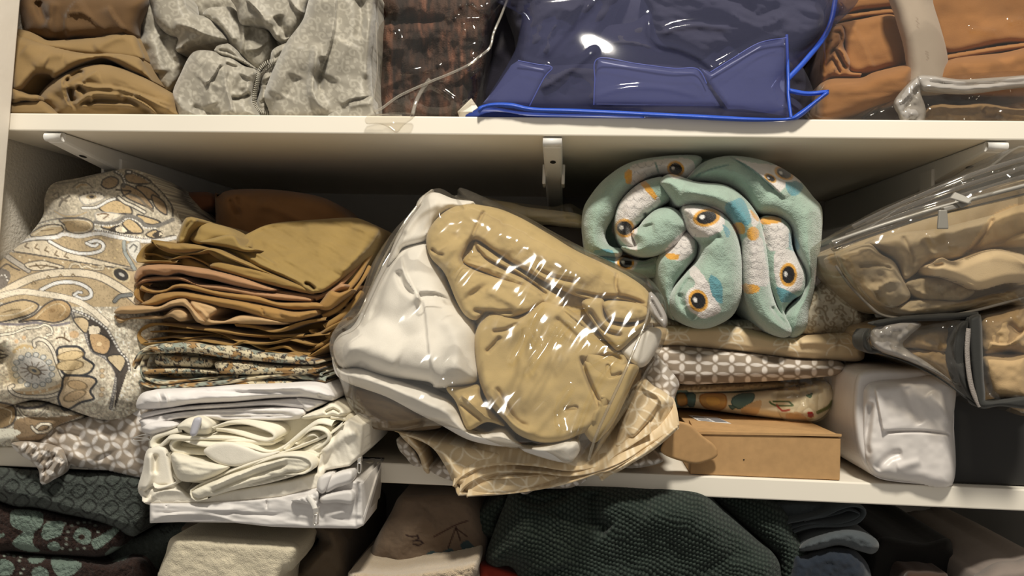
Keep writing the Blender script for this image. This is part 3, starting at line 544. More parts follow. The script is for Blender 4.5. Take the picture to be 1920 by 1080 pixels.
# ------------------------------------------------------------------ middle shelf, left: paisley pillow, folded stack
CR = (212, 203, 184); TN = (168, 140, 100); DK = (72, 68, 66); GY = (150, 146, 140); LT = (224, 217, 204); BG = (196, 182, 156)
def paisley(px, py):
    p = Print(px, py, (190, 180, 160)); n = fbm(px / 3.5, py / 3.5, 3, 3); p.c *= (1 + 0.12 * n)[:, None]
    # lower medallion field
    p.fill('6: -40,200 200,190 380,160 470,280 600,380 640,470 600,640 530,690 360,660 -40,640', (194, 182, 160)); p.c *= (1 + 0.10 * n)[:, None]
    # upper side, shaded flowers and leaves
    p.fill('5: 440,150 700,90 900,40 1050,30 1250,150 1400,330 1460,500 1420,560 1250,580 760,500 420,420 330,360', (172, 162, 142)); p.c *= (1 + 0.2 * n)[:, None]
    for q in ('5: 1010,80 1080,60 1160,90 1230,140 1120,150 1030,130', '5: 1100,170 1200,180 1290,260 1180,270', '5: 1230,240 1330,300 1350,400 1260,340', '5: 830,120 900,90 960,120 940,170 870,190 820,160', '5: 990,150 1120,200 1200,280 1240,350 1100,300 1000,240'):
        p.fill(q, (150, 126, 94), DK, 2.2)
    for q in ('5: 800,340 880,290 940,280 1040,320 1070,390 980,390 870,390', '5: 990,470 1040,430 1110,470 1160,540 1080,550 1020,510', '5: 820,500 900,470 950,490 910,520', '5: 1180,560 1260,520 1300,570 1240,590', '5: 1110,400 1200,420 1300,460 1230,480 1130,450'):
        p.fill(q, (186, 160, 116), DK, 2.4)
    p.fill('5: 770,390 850,380 980,400 900,450 800,460', (206, 196, 176), GY, 1.5); p.line('5:790,400 830,390 880,400 840,430', 1.8, (110, 84, 60))
    p.fill('5: 640,260 700,230 800,220 850,260 780,300 690,320', (210, 200, 182), GY, 1.6); p.ell(171, 369, 10, 4.5, (170, 150, 116)); p.ell(172, 369, 5, 2.5, DK)
    p.dots('5:640,250 700,225 780,222 840,245', 9, 1.6, (120, 110, 96)); p.line('5:670,345 780,340 870,290 930,270', 4, LT, DK, 1.2)
    p.line('5:440,370 520,410 620,410 700,380', 3, (170, 150, 115), GY, 1.2); p.line('5:430,240 470,220 480,260 450,270', 2, (120, 112, 100)); p.line('5:560,250 500,290 480,330', 4, (100, 92, 80)); p.line('5:500,270 540,290', 4, (110, 100, 86))
    p.line('5:590,180 640,140 700,140 750,180', 2.2, (120, 112, 100)); p.line('5:620,180 660,155 700,160', 3, (176, 150, 112)); p.line('5:440,150 600,130 760,80 900,45', 1.8, (130, 124, 112)); p.line('5:930,50 980,80 1010,140 1000,170', 6, (96, 92, 86)); p.dots('5:940,50 990,80 1015,140', 8, 1.3, LT)
    p.fill('5: 1020,40 1070,45 1060,70 1020,65', LT, DK, 2); p.line('5:1070,60 1180,110 1300,210 1390,330 1400,410', 3, (84, 80, 74)); p.dots('5:1080,65 1180,115 1300,215 1385,330', 20, 1.1, (190, 184, 170))
    p.line('5:960,260 1010,300 1080,330 1170,380', 4, (196, 188, 170), DK, 2.0); p.line('5:1040,230 1120,260 1190,330 1240,370', 4, (110, 100, 86)); p.line('5:940,200 1060,210 990,250', 2.4, (70, 62, 56))
    p.line('5:770,460 860,475 960,460 1030,410 1130,440 1180,490 1260,495 1340,465 1400,440', 7, (116, 112, 106)); p.dots('5:770,478 860,490 960,478 1035,430 1120,460 1170,505 1260,510', 34, 1.3, LT)
    p.fill('5: 880,525 960,485 1060,540 1160,560 1000,555', (70, 62, 56)); p.fill('5: 930,525 975,490 1030,530 985,545', (214, 200, 174)); p.fill('5: 1230,560 1300,530 1320,570 1270,590', (76, 68, 60)); p.fill('5: 1285,545 1310,540 1315,565 1290,570', (214, 200, 174))
    # bands and great scrolls of the middle
    p.fill('5: 100,690 250,610 480,560 780,530 1000,570 1220,600 1420,580 1500,700 1450,1100 -60,1100 -60,760', (176, 154, 118)); p.c *= (1 + 0.06 * n)[:, None]
    p.fill('5: 240,560 330,500 420,478 500,490 520,520 470,555 380,570 280,580', (186, 166, 130), DK, 2); p.line('5:270,560 380,500 490,495', 1.4, (214, 204, 184)); p.line('5:330,530 430,520', 1.6, (130, 108, 74))
    p.fill('5: 480,440 580,425 690,430 755,470 750,520 690,548 600,552 535,525 530,490', (178, 154, 114), (96, 92, 88), 2.4); p.ell(144, 423, 22, 10, (188, 164, 124)); p.line('5:500,452 600,440 700,450 742,490 700,535 600,540', 1.5, (206, 194, 170))
    p.line('5:240,500 420,440 600,428 740,450', 1.6, (92, 88, 84)); p.line('5:770,522 900,545 1050,575 1230,600 1400,570', 3, (84, 78, 72)); p.dots('5:770,520 900,543 1050,573 1220,597', 26, 1.4, LT)
    p.line('5:110,690 220,610 350,590 460,580 520,555 640,575 790,550 900,570 1060,600 1240,615 1420,585', 6.5, LT, (120, 114, 106), 0.9)
    p.fill('5: 105,690 190,625 360,605 450,640 560,700 700,740 900,790 1100,840 800,810 500,760 250,720', (204, 190, 164), (96, 90, 84), 1.8)
    for a, b in ((220, 650), (300, 660), (380, 680), (460, 715), (540, 730)): p.line([(a / 4.319, 310 + (b - 20) / 4.319), ((a - 18) / 4.319, 310 + (b + 8) / 4.319), ((a + 14) / 4.319, 310 + (b + 22) / 4.319)], 2.2, (120, 102, 78))
    p.line('5:400,615 520,680 640,712 740,712 820,690 840,650 810,618 760,612 720,625', 5.0, LT, DK, 1.4); p.line('5:700,630 740,650 770,655 790,640', 4.5, LT, DK, 1.2)
    for a, b in ((520, 600), (820, 590), (900, 620), (950, 680), (860, 720), (800, 745), (930, 750), (980, 780)): p.ell(a / 4.319, 310 + b / 4.319, 2.2, 1.8, (206, 182, 132))
    p.line('5:1005,620 1010,700 1050,770 1090,840', 5, (150, 156, 152), (96, 96, 92), 1.2); p.fill('5: 1030,640 1130,620 1120,780 1080,760 1040,700', (202, 198, 186), GY, 1.5); p.line('5:1050,670 1080,640 1110,660 1090,700', 2.2, (110, 108, 104))
    p.line('5:50,730 120,780 230,850', 8, (176, 168, 156), (92, 86, 82), 1.6); p.line('5:130,700 300,725 500,760 800,810 1080,855', 1.6, (92, 86, 80))
    p.fill('5: 200,800 330,770 420,790 520,825 420,845 260,850', (206, 192, 166), (88, 82, 76), 1.6); p.line('5:240,820 340,810 470,830', 2.2, (110, 92, 68)); p.line('5:290,800 330,835 380,805', 1.6, (110, 92, 68))
    p.line('5:560,850 580,800 640,800 660,830 700,815 760,840 830,840 840,815 800,820', 3, (202, 188, 160), (116, 104, 88), 1.0)
    for a, b in ((240, 765), (360, 765), (510, 785), (735, 805), (880, 835), (160, 740)): p.ell(a / 4.319, 310 + b / 4.319, 2.0, 1.6, (214, 200, 170))
    p.ell(227, 515, 15, 10, (66, 62, 60), 30, (196, 178, 140), 2.5); p.ell(228, 515, 6, 3, (176, 172, 164), 30)
    p.line('5:-20,1050 150,960 300,900 480,870 660,872 800,900 920,960 1040,1040 1110,1100', 12.5, (206, 192, 166), (92, 86, 80), 1.6)
    for a, b in ((270, 950), (390, 905), (490, 895), (590, 890)): p.line([((a - 15) / 4.319, 310 + (b + 10) / 4.319), (a / 4.319, 310 + (b - 12) / 4.319), ((a + 20) / 4.319, 310 + (b + 8) / 4.319)], 1.8, (128, 110, 82))
    p.line('5:330,1010 450,955 570,945 660,965 730,1010 735,1060 680,1080 630,1070 600,1045', 5.5, LT, DK, 1.4); p.line('5:600,1050 630,1025 660,1030', 4, LT, DK, 1.0)
    p.line('5:930,1100 970,1060 1060,1050', 6, (120, 122, 120), (60, 58, 56), 1.4)
    # left edge dark flowers
    p.fill('5: -60,860 0,830 80,870 60,960 -60,1020', (120, 112, 104)); p.dots('5:-20,900 40,890 60,930', 6, 1.5, LT); p.line('5:-20,860 50,800 110,830 160,850', 2.4, (92, 84, 78))
    # lower left teardrops
    p.line('6:-20,50 100,20 220,30 380,60 480,110 570,190', 10, (210, 198, 176), (110, 102, 94), 1.0)
    p.fill('6: -20,110 60,75 140,65 205,90 180,130 100,160 -20,180', (184, 160, 120), (78, 74, 74), 2.6); p.line('6:-10,150 80,140 150,110 180,92', 1.4, (206, 192, 164)); p.line('6:20,130 60,118 110,115', 2, (124, 104, 72))
    p.fill('6: 100,180 180,145 240,90 300,62 355,75 380,115 360,160 290,185 200,172', (182, 150, 104), (84, 78, 76), 2.6); p.line('6:190,160 260,100 320,85 350,115 320,155', 1.4, (206, 186, 148)); p.ell(98, 582, 6, 4, (164, 130, 84))
    p.line('6:-20,190 100,195 190,185 280,200 370,185', 4, (124, 118, 124)); p.line('6:385,130 400,170 450,230 475,300 500,340 560,370 610,430 620,480 590,640', 6.5, (116, 112, 110)); p.dots('6:385,130 400,170 450,230 475,300 500,340 560,370 610,430 620,480 590,640', 48, 1.1, (196, 190, 180))
    p.fill('6: 470,170 540,200 600,260 640,340 690,400 670,470 640,560 610,640 620,480 560,360 480,320', (78, 70, 64)); 
    p.fill('6: 390,165 440,155 475,185 460,240 430,220', (196, 172, 132), DK, 2); p.fill('6: 478,245 540,245 590,285 570,350 510,345 485,310', (180, 146, 102), (58, 54, 52), 3); p.ell(186, 645, 5, 4, (206, 180, 136)); p.fill('6: 478,205 530,208 528,240 478,245', (210, 196, 170)); p.fill('6: 570,370 640,355 670,390 640,450 620,430', (186, 166, 130), (58, 54, 52), 2.4)
    p.line('6:390,120 470,150 560,210 600,270 640,340 680,385 690,440', 5, (92, 86, 82)); p.dots('6:390,120 470,150 560,210 600,270 640,340 680,385 690,440', 30, 1.9, (210, 206, 198))
    p.line('6:0,250 70,240 140,215 200,210 240,195 275,215 275,245 250,250', 3.2, (216, 206, 186), (84, 78, 72), 1.2); p.line('6:300,270 330,262 370,285', 2.4, (96, 74, 54)); p.line('6:345,240 345,265', 2.2, (96, 74, 54)); p.ell(139, 627, 9, 7, (188, 156, 116))
    p.ell(45, 633, 4, 4, (206, 172, 132)); p.ell(31, 640, 4, 4, (206, 172, 132))
    # medallion
    p.fill('6: 60,330 130,290 200,310 270,350 320,440 360,525 280,570 180,580 100,570 60,520 40,430', (204, 190, 162))
    p.line('6:75,340 120,310 180,320', 6, (200, 172, 122)); p.dots('6:90,335 130,318 180,326', 5, 1.4, LT); p.line('6:90,560 160,560 250,545 320,520', 6, (198, 166, 122)); p.dots('6:100,560 170,560 250,543', 5, 2.2, (216, 202, 176))
    p.ell(63, 694, 34, 24, (200, 196, 188), 25, (150, 142, 132), 1.5)
    for k in range(15):
        a = k / 15 * 6.283; x, y = 63 + 38 * math.cos(a) * .9 - 8 * math.sin(a), 694 + 28 * math.sin(a) + 14 * math.cos(a) * .6; p.ell(x, y, 4.6, 3.8, (198, 196, 188), 0, (116, 124, 128), 1.3)
    for k in range(11):
        a = k / 11 * 6.283; p.line([(63 + 12 * math.cos(a), 694 + 7 * math.sin(a)), (63 + 25 * math.cos(a), 694 + 16 * math.sin(a))], 1.6, (128, 112, 98))
    p.ell(64, 695, 12, 6, (190, 172, 140), 25, (104, 92, 80), 1.4); p.ell(64, 695, 5, 2.5, (96, 104, 108), 25)
    p.line('6:185,310 180,285 205,272 245,285 280,330 305,400 335,470 362,525 290,570 200,582 110,575 65,555 50,530 70,520', 5, (210, 200, 180), (74, 68, 64), 1.5)
    p.fill('6: 305,330 350,312 420,315 450,345 445,370 500,410 470,455 400,470 345,460 320,420', (206, 186, 148), (64, 64, 68), 4); p.ell(132, 667, 23, 8, (204, 178, 130), -8, (120, 100, 70), 1.2); p.ell(131, 685, 24, 9, (204, 178, 130), -5, (120, 100, 70), 1.2)
    p.fill('6: 345,470 420,468 490,475 515,500 480,550 500,590 430,610 380,640 340,650 310,590 330,530', (202, 176, 138), (64, 64, 68), 4); p.ell(145, 722, 17, 8, (200, 166, 118), 10, (120, 100, 70), 1.2); p.ell(140, 742, 20, 8, (198, 166, 122), -20, (120, 100, 70), 1.2)
    for a, b in ((545, 440), (545, 470), (545, 540), (540, 570)): p.ell(a / 2.843, 540 + b / 2.843, 4, 3.6, (190, 166, 130), 0, (128, 112, 92), 1)
    p.line('6:-20,350 40,360 0,375', 3, (84, 74, 64)); p.line('6:0,330 20,340', 2, (84, 74, 64))
    # bottom tail
    p.fill('6: -60,620 30,615 80,640 80,700 40,740 -60,750', (150, 124, 86), (86, 80, 74), 3); p.line('6:-20,630 60,660 50,720', 1.3, (196, 180, 150)); p.line('6:90,630 150,640 220,630 260,610', 5, (88, 84, 84)); p.line('6:95,640 130,685 200,685 250,640', 3, (196, 186, 166), (92, 86, 80), 1.2)
    p.fill('6: 90,700 280,690 440,675 300,740 190,830 90,800', (140, 116, 86)); p.line('6:170,740 200,770 260,760 270,730 220,725 195,745', 4, (208, 198, 178), (74, 66, 58), 1.4); p.fill('6: -60,760 60,750 110,770 60,800 -60,840', (214, 206, 188))
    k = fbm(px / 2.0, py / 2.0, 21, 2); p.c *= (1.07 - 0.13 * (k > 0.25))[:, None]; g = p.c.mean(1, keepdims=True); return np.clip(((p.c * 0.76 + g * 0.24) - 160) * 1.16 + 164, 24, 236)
M_pais = fabric('paisley_sateen', None, rough=0.7, sheen=0.2, spec=0.35, bump=0.1, wr=0.10, wrs=18, var=0.05)
KL = dict(zmin=Z_LT)
o = build('paisley_comforter', [
    lobe('p: -60,520 5,484 50,445 80,405 84,370 100,344 150,333 210,320 245,317 275,328 310,365 340,410 352,450 345,520 330,600 300,700 262,768 205,788 150,775 110,760 60,750 -60,760', 0.035, b=0.055, R=120, D=0.16, tilt=(0.006, -0.024), step=1.6, e=0.6, n=[(0.014, 90)], st=[
        ('r', '5:1000,500 760,480 560,420 380,420', 20, 0.010), ('r', '5:100,700 420,600 800,560', 16, -0.006), ('r', '6:-40,330 40,430 60,540', 20, -0.022), ('r', '6:120,320 250,450 340,520', 40, 0.010), ('l', '6:520,690 600,560 640,430', 14, 0.004), ('r', '5:-20,780 100,700 300,640', 14, 0.010), ('r', '5:600,230 900,260 1100,330', 14, -0.006), ('r', '6:0,200 200,190 420,180', 16, -0.007)]),
    lobe('p: -60,735 0,745 40,752 90,755 160,780 110,800 70,832 10,838 -60,842', 0.005, b=0.03, R=20, D=0.10, step=1.8, st=[('r', '6:60,650 200,700 380,690', 8, -0.006)]),
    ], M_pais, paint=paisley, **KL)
tag(o, 'puffy beige paisley comforter against the left wall', 'comforter')

def petals(base, petal, c=32.0, ang=0, sq=1.0, lw=0.34, soft=0.5, warp=0.0):
    """lattice of white petals: lens shapes along the sides of a square grid"""
    base = np.array(base, float); petal = np.array(petal, float)
    def f(px, py):
        x, y = rot(px, py, ang); y = y / sq
        if warp: x = x + warp * fbm(px / 60, py / 60, 2, 2); y = y + warp * fbm(px / 60 + 9, py / 60, 5, 2)
        u, v = x / c, y / c; t = np.zeros(len(px))
        for a, b in ((u, v), (v, u)):
            fa = a - np.floor(a) - 0.5; fb = b - np.round(b)
            d = np.hypot(fa / 0.40, fb / (0.40 * lw * 1.25)); t = np.maximum(t, np.clip((1 - d) * 6 * soft + 0.4, 0, 1))
        return base * (1 - t[:, None]) + petal * t[:, None]
    return f
PT = petals((160, 146, 130), (226, 220, 214), 27, 30, 0.95, warp=10)
o = build('petal_sheet', [
    lobe('6: 150,840 280,740 440,690 620,650 760,600 850,640 850,1000 560,975 420,960 340,930 300,860', 0.0, b=0.018, R=24, D=0.12, step=2, tilt=(0, 0.0), n=(0.008, 40), st=[('r', '6:300,760 420,790 440,840', 8, -0.008), ('l', '6:450,690 620,660 760,640', 10, -0.008), ('r', '6:560,700 520,800 560,900', 24, 0.006), ('r', '6:330,860 440,930 600,950', 12, 0.006)]),
    lobe('6: 60,828 150,815 260,840 340,880 355,930 335,990 290,1020 245,1046 215,1040 205,970 160,920 110,890', -0.018, b=0.014, R=12, D=0.012, step=1.6, n=[(0.008, 5, 22, 35)], st=[('r', '6:300,880 250,930 230,1000', 4, -0.007), ('r', '6:320,920 290,960 270,1010', 4, 0.007), ('r', '6:280,860 270,920 240,960', 4, 0.006)])],
    M_sateen, paint=PT, **KL)
tag(o, 'taupe sheet printed with white petals under the paisley comforter', 'sheet')

# russet cloths at the back
M_rust = fabric('russet_cotton', (120, 78, 56)); M_rust2 = fabric('brown_drill', (128, 92, 58))
tag(build('russet_cloth', [lobe('q: 1200,300 1290,255 1450,240 1570,242 1625,290 1610,370 1500,410 1380,440 1200,440', 0.20, b=0.02, R=14, D=0.08, st=[('r', 'q:1400,410 1500,400 1610,360', 3, -0.006)])], M_rust, **KL), 'small russet folded cloth at the back beside the paisley comforter', 'cloth')
tag(build('brown_bundle', [lobe('p: 430,800 404,400 410,370 425,358 470,354 540,358 610,372 650,400 692,450 640,500 560,800', 0.17, b=0.04, R=30, D=0.10, n=(0.008, 50), st=[('r', '430,372 440,390 450,405', 5, -0.008), ('r', '445,368 450,385', 4, -0.006), ('r', '480,380 540,400 600,430', 10, 0.006)])], M_rust2, **KL), 'brown bundled cloth at the back behind the gold folded stack', 'cloth')

# folded stack: gold, salmon, caramel, beige, bronze sheets
M_gold = fabric('olive_gold_cotton', (148, 124, 74)); M_brz = fabric('bronze_cotton', (146, 118, 68)); M_sal = fabric('salmon_cotton', (170, 130, 94)); M_cara = fabric('amber_cotton', (160, 124, 72)); M_bei = fabric('beige_cotton', (190, 158, 116)); M_dgold = fabric('dark_gold_cotton', (148, 116, 66))
G = 'folded sheets in the tall stack'
def strip(s, Y, b=0.010, R=7, D=0.18, **k): k.setdefault('step', 2.2); k.setdefault('n', [(0.0025, 40, 9, 8)]); return lobe(s, Y, b=b, R=R, D=D, **k)
o = build('folded_sheet', [
    lobe('k: 470,262 500,165 525,105 560,95 620,118 760,150 840,188 880,235 940,205 1100,140 1400,112 1640,100 1740,130 1815,185 1760,290 1650,420 1510,540 1395,602 1300,565 1180,500 1000,440 850,372 720,312 600,285', 0.045, b=0.012, R=20, D=0.12, tilt=(0.006, -0.075), step=2, n=[(0.006, 60, 14, 25), (0.002, 20)], st=[
        ('l', 'k:980,300 905,285 870,215 800,190', 10, 0.012), ('l', 'k:620,262 700,240 800,225 860,250 960,310 1150,420', 14, 0.010), ('r', 'k:500,240 530,140 560,105', 6, 0.008), ('r', 'k:560,110 520,190 500,255', 4, -0.006), ('r', 'k:640,255 760,290 900,340 1100,450 1300,540', 6, 0.007), ('r', 'k:1310,535 1350,545 1390,580', 3, -0.016), ('r', 'k:1650,140 1720,280 1560,500', 16, 0.006), ('r', 'k:900,240 1100,180 1350,140', 18, -0.006)]),
    lobe('k: 466,268 482,200 505,135 530,100 565,94 610,112 592,150 556,190 530,240 500,285', 0.012, b=0.014, R=10, D=0.05, step=2, st=[('r', 'k:500,250 535,160 575,115', 3, -0.004)]), lobe('k: 590,118 760,150 845,190 885,235 902,290 860,262 790,250 700,262 620,280 545,240 570,180', 0.03, b=0.014, R=14, D=0.04, step=2, tilt=(0, -0.06), st=[('r', 'k:600,170 740,200 860,240', 10, 0.005)]), lobe('k: 618,262 700,238 800,214 858,222 905,288 1000,312 930,330 800,300 700,285', 0.004, b=0.012, R=7, D=0.05, step=2),
    lobe('k: 640,300 800,340 1000,440 1180,510 1310,545 1330,590 1200,560 1000,490 800,410', 0.0, b=0.006, R=5, D=0.1, step=2.2)], M_gold, **KL)
tag(o, 'olive gold sheet with a curled corner on top of the stack', 'sheet', G)
o = build('folded_sheet', [
    strip('k: 225,310 330,300 700,330 1000,450 1300,570 1350,600 900,500 560,420 240,398', 0.012, b=0.003, D=0.20),
    ribbon('k:300,250 340,300 460,338 600,328 710,312 850,375 1000,445 1180,520 1310,562', -0.012, 0.18, 5.0), ribbon('k:310,262 245,288 218,330 212,378 250,392 380,396 470,388', -0.012, 0.18, 6.0), ribbon('k:262,345 300,342 430,374 540,358 610,385 700,432', -0.004, 0.15, 3.6),
    strip('k: 290,255 330,262 440,272 520,270 620,285 700,310 600,330 460,336 350,302', -0.004, b=0.012, R=10, st=[('r', 'k:410,300 440,275 500,275', 4, -0.004)]),
    strip('k: 690,430 740,396 900,420 1100,478 1300,550 1392,590 1380,612 1200,575 1000,525 850,482', -0.008, b=0.010),
    strip('k: 440,375 520,360 600,390 720,445 850,482 1100,560 1050,570 800,520 560,460', 0.006, b=0.006)], M_brz, **KL)
tag(o, 'bronze sheet with an open fold second from the stack top', 'sheet', G)
o = build('folded_sheet', [
    strip('k: 182,500 200,450 240,420 330,410 500,418 700,448 900,498 1060,555 1135,580 1080,592 900,565 700,515 560,490 480,470 400,490 300,480 240,500 200,540', -0.012, b=0.014, R=10, st=[('r', 'k:230,460 270,480 400,490', 3, -0.004)]),
    strip('k: 192,560 205,520 290,494 500,494 600,538 760,548 1000,588 1200,612 1370,640 1365,660 1100,645 800,596 650,575 480,515 300,522 225,545', -0.012, b=0.010),
    strip('k: 1080,575 1300,605 1440,605 1560,540 1590,565 1440,635 1370,650 1150,615', -0.002, b=0.008), tube('k:1390,640 1500,590 1600,500 1720,370 1830,255', [-0.008, 0.0, 0.02, 0.06, 0.10], 4.5, nseg=8)], M_sal, **KL)
tag(o, 'salmon tan sheet in the stack directly below the bronze one', 'sheet', G)
o = build('folded_sheet', [
    strip('k: 215,575 232,545 270,570 330,585 400,575 455,545 560,543 750,588 1000,618 1150,662 1400,665 1440,700 1300,715 1180,708 1000,668 800,638 600,592 480,568 390,600 330,606 270,600', -0.014, b=0.010),
    ribbon('k:300,548 240,545 214,590 222,650 262,682 300,660', -0.014, 0.18, 6.5), strip('k: 240,570 420,580 420,640 250,660', 0.02, b=0.003),
    strip('k: 228,672 290,640 340,605 500,590 700,622 900,652 1100,692 1250,722 1400,712 1410,742 1340,772 1215,806 1100,790 900,722 750,692 600,662 480,642 330,690 250,690', -0.014, b=0.014, R=12, st=[('r', 'k:1030,700 1050,750', 2, -0.003), ('r', 'k:1150,730 1280,760', 5, 0.004)]),
    lobe('k: 1400,700 1440,640 1490,585 1550,600 1640,575 1560,650 1480,715', -0.008, b=0.010, R=8, D=0.03, step=2.2), tube('k:1480,700 1560,620 1660,510 1720,400 1760,340', [-0.004, 0.004, 0.03, 0.055, 0.08], 6, nseg=8), tube('k:1440,760 1560,690 1680,540 1750,430', [-0.006, 0.002, 0.035, 0.06], 5, nseg=8)], M_cara, **KL)
tag(o, 'amber brown sheet with a rounded loop in the middle of the stack', 'sheet', G)
o = build('folded_sheet', [
    strip('k: 48,735 75,700 130,688 260,684 350,690 430,652 520,638 560,680 640,770 660,800 600,795 530,700 450,690 340,722 220,740 110,742', -0.022, b=0.013, R=9), strip('k: 85,805 50,750 110,770 300,750 380,752 440,705 500,705 545,740 540,775 490,792 420,758 330,776 170,775', -0.020, b=0.010, R=7),
    strip('k: 560,650 720,690 735,725 690,772 780,788 900,748 1100,770 1220,800 1180,814 800,806 650,816 590,760', -0.016, b=0.010, st=[('l', 'k:560,660 640,720 690,775', 8, 0.005)]), strip('k: 90,740 480,715 700,760 1000,800 480,800 120,780', 0.01, b=0.003)], M_bei, **KL)
tag(o, 'pale beige sheet jutting out left of the stack', 'sheet', G)
o = build('folded_sheet', [strip('k: 215,850 420,815 900,850 1450,790 1500,900 1440,1000 1330,1030 1000,980 760,950 240,940', 0.02, b=0.004)] + [ribbon('k:' + a, y, 0.2, t) for a, y, t in (
    ('245,935 212,885 240,832 300,810 420,815 560,830 760,852 920,882 1080,892 1310,882', -0.018, 5), ('1490,870 1300,892 1080,938 900,920 760,872 580,836', -0.017, 4.5), ('262,925 300,912 450,892 560,902 700,892 840,912', -0.010, 4), ('245,945 400,934 600,912 760,932 850,948 930,926 1000,962 1060,982 1160,962 1250,988 1350,1012', -0.018, 5),
    ('860,816 1000,832 1150,852 1310,800 1460,772', -0.018, 6), ('1060,992 1170,1012 1260,1002 1340,1032 1440,965 1490,930', -0.018, 5), ('1350,850 1385,880 1500,832 1610,765', -0.012, 6), ('300,862 420,856 600,866 760,890', -0.008, 4), ('1090,905 1250,912 1380,950 1440,930 1500,880', -0.014, 4.5), ('1350,990 1400,960 1480,930', -0.01, 6))] + [tube('k:1450,830 1580,740 1700,600', [-0.01, 0.0, 0.03], 6), tube('k:1470,900 1520,850 1600,780', [-0.01, -0.004, 0.01], 6)], M_dgold, **KL)
tag(o, 'dark gold sheet with thin wavy plies above the paisley one', 'sheet', G)

def finepais(px, py):
    p = Print(px, py, (206, 194, 164)); a = fbm(px / 16, py / 9, 4, 2); b = fbm(px / 11 + 40, py / 8, 8, 2); c = fbm(px / 6, py / 6, 12, 2)
    t = (a > 0.12)[:, None]; p.c = np.where(t, np.array([170, 136, 90.]), p.c); p.c = np.where((b > 0.2)[:, None], np.array([150, 158, 146.]), p.c)
    p.c = np.where((np.abs(a - 0.12) < 0.035)[:, None] | (np.abs(b - 0.2) < 0.03)[:, None], np.array([58, 52, 50.]), p.c); p.c = np.where((np.abs(c) < 0.03)[:, None] & (a < 0.1)[:, None], np.array([120, 108, 92.]), p.c); p.c = np.where((c > 0.33)[:, None], np.array([66, 60, 56.]), p.c); return p.c
o = build('folded_sheet', [strip('w: 170,90 560,60 1080,120 1200,180 1200,250 700,262 300,275 170,240', 0.0, b=0.004, D=0.18), ribbon('w:330,52 230,62 165,100 132,175 150,235 215,268 330,274 560,262 800,236 1000,226 1200,240', -0.030, 0.16, 8), ribbon('w:300,86 205,95 182,150 190,200 230,232 330,252 520,238 720,220', -0.026, 0.14, 6),
    strip('w: 250,62 430,34 560,52 700,56 850,92 1060,108 1160,150 1050,156 850,140 700,128 580,108 450,90 290,92', -0.028, b=0.012, R=9, step=1.8), strip('w: 265,125 300,105 500,118 580,132 570,172 400,168 280,160', -0.018, b=0.010, R=8, step=1.8), strip('w: 590,150 640,135 760,140 900,158 1140,165 1145,200 900,212 700,210 620,200', -0.024, b=0.012, R=8, step=1.8),
    strip('w: 190,185 400,176 600,190 640,206 400,205 200,210', -0.022, b=0.008, R=4, step=1.8), strip('w: 690,258 800,240 1000,245 1030,265 900,275 760,276', -0.024, b=0.008, R=5, step=1.8), strip('w: 120,330 130,285 200,290 200,310 150,330', 0.0, b=0.006, D=0.05, R=5), ribbon('w:560,246 760,226 1000,214 1180,212', -0.028, 0.14, 5)], fabric('paisley_cotton', None), paint=finepais, **KL)
tag(o, 'cream and black paisley sheet folded in the stack above the white one', 'sheet', G)

# white and ivory linens hanging over the shelf front
M_wht = fabric('white_cotton', (234, 230, 228), sheen=0.1); M_ivo = fabric('ivory_knit', (238, 232, 214), bump=0.4, bscale=500); M_ivo2 = fabric('ivory_percale', (240, 234, 220)); M_poly = fabric('white_polyester', (224, 220, 217), rough=0.55, spec=0.4, bump=0.05)
o = build('folded_sheet', [strip('w: 190,340 700,290 1100,290 1100,440 700,455 200,500', -0.01, b=0.004, D=0.16),
    strip('w: 188,402 160,378 195,312 300,294 500,286 700,272 900,266 1110,260 1200,282 1252,322 1240,354 1180,352 1060,338 900,342 700,360 480,372 330,396', -0.045, b=0.022, R=16, st=[('r', 'w:280,310 300,350 290,390', 3, -0.004), ('r', 'w:310,305 330,345 330,385', 3, 0.004), ('l', 'w:690,275 720,290 900,285 1100,275', 8, 0.005), ('r', 'w:400,310 600,305 850,310 1100,300', 5, -0.006), ('r', 'w:400,350 700,330 1000,310', 4, 0.003), ('r', 'w:1150,320 1210,345 1245,330', 3, -0.006)]),
    strip('w: 180,440 200,420 400,386 700,364 900,348 1060,342 1092,385 1080,402 900,382 700,392 400,412 200,455', -0.044, b=0.012, R=6), strip('w: 186,478 195,450 420,414 700,396 1000,386 1090,404 1060,452 800,468 600,462 420,450 330,474 210,520', -0.045, b=0.014, R=10, st=[('r', 'w:220,470 420,430 700,420 1040,425', 3, -0.005), ('r', 'w:600,440 850,440 1040,435', 2.5, -0.004)]),
    strip('w: 1040,338 1180,352 1205,365 1140,395 1092,415 1066,380', -0.05, b=0.008, R=6), strip('w: 192,500 240,468 340,462 400,480 380,512 310,535 235,548 205,530', -0.05, b=0.018, R=14)], M_wht, **KL)
tag(o, 'white folded sheet in the stack below the paisley one', 'sheet', G)
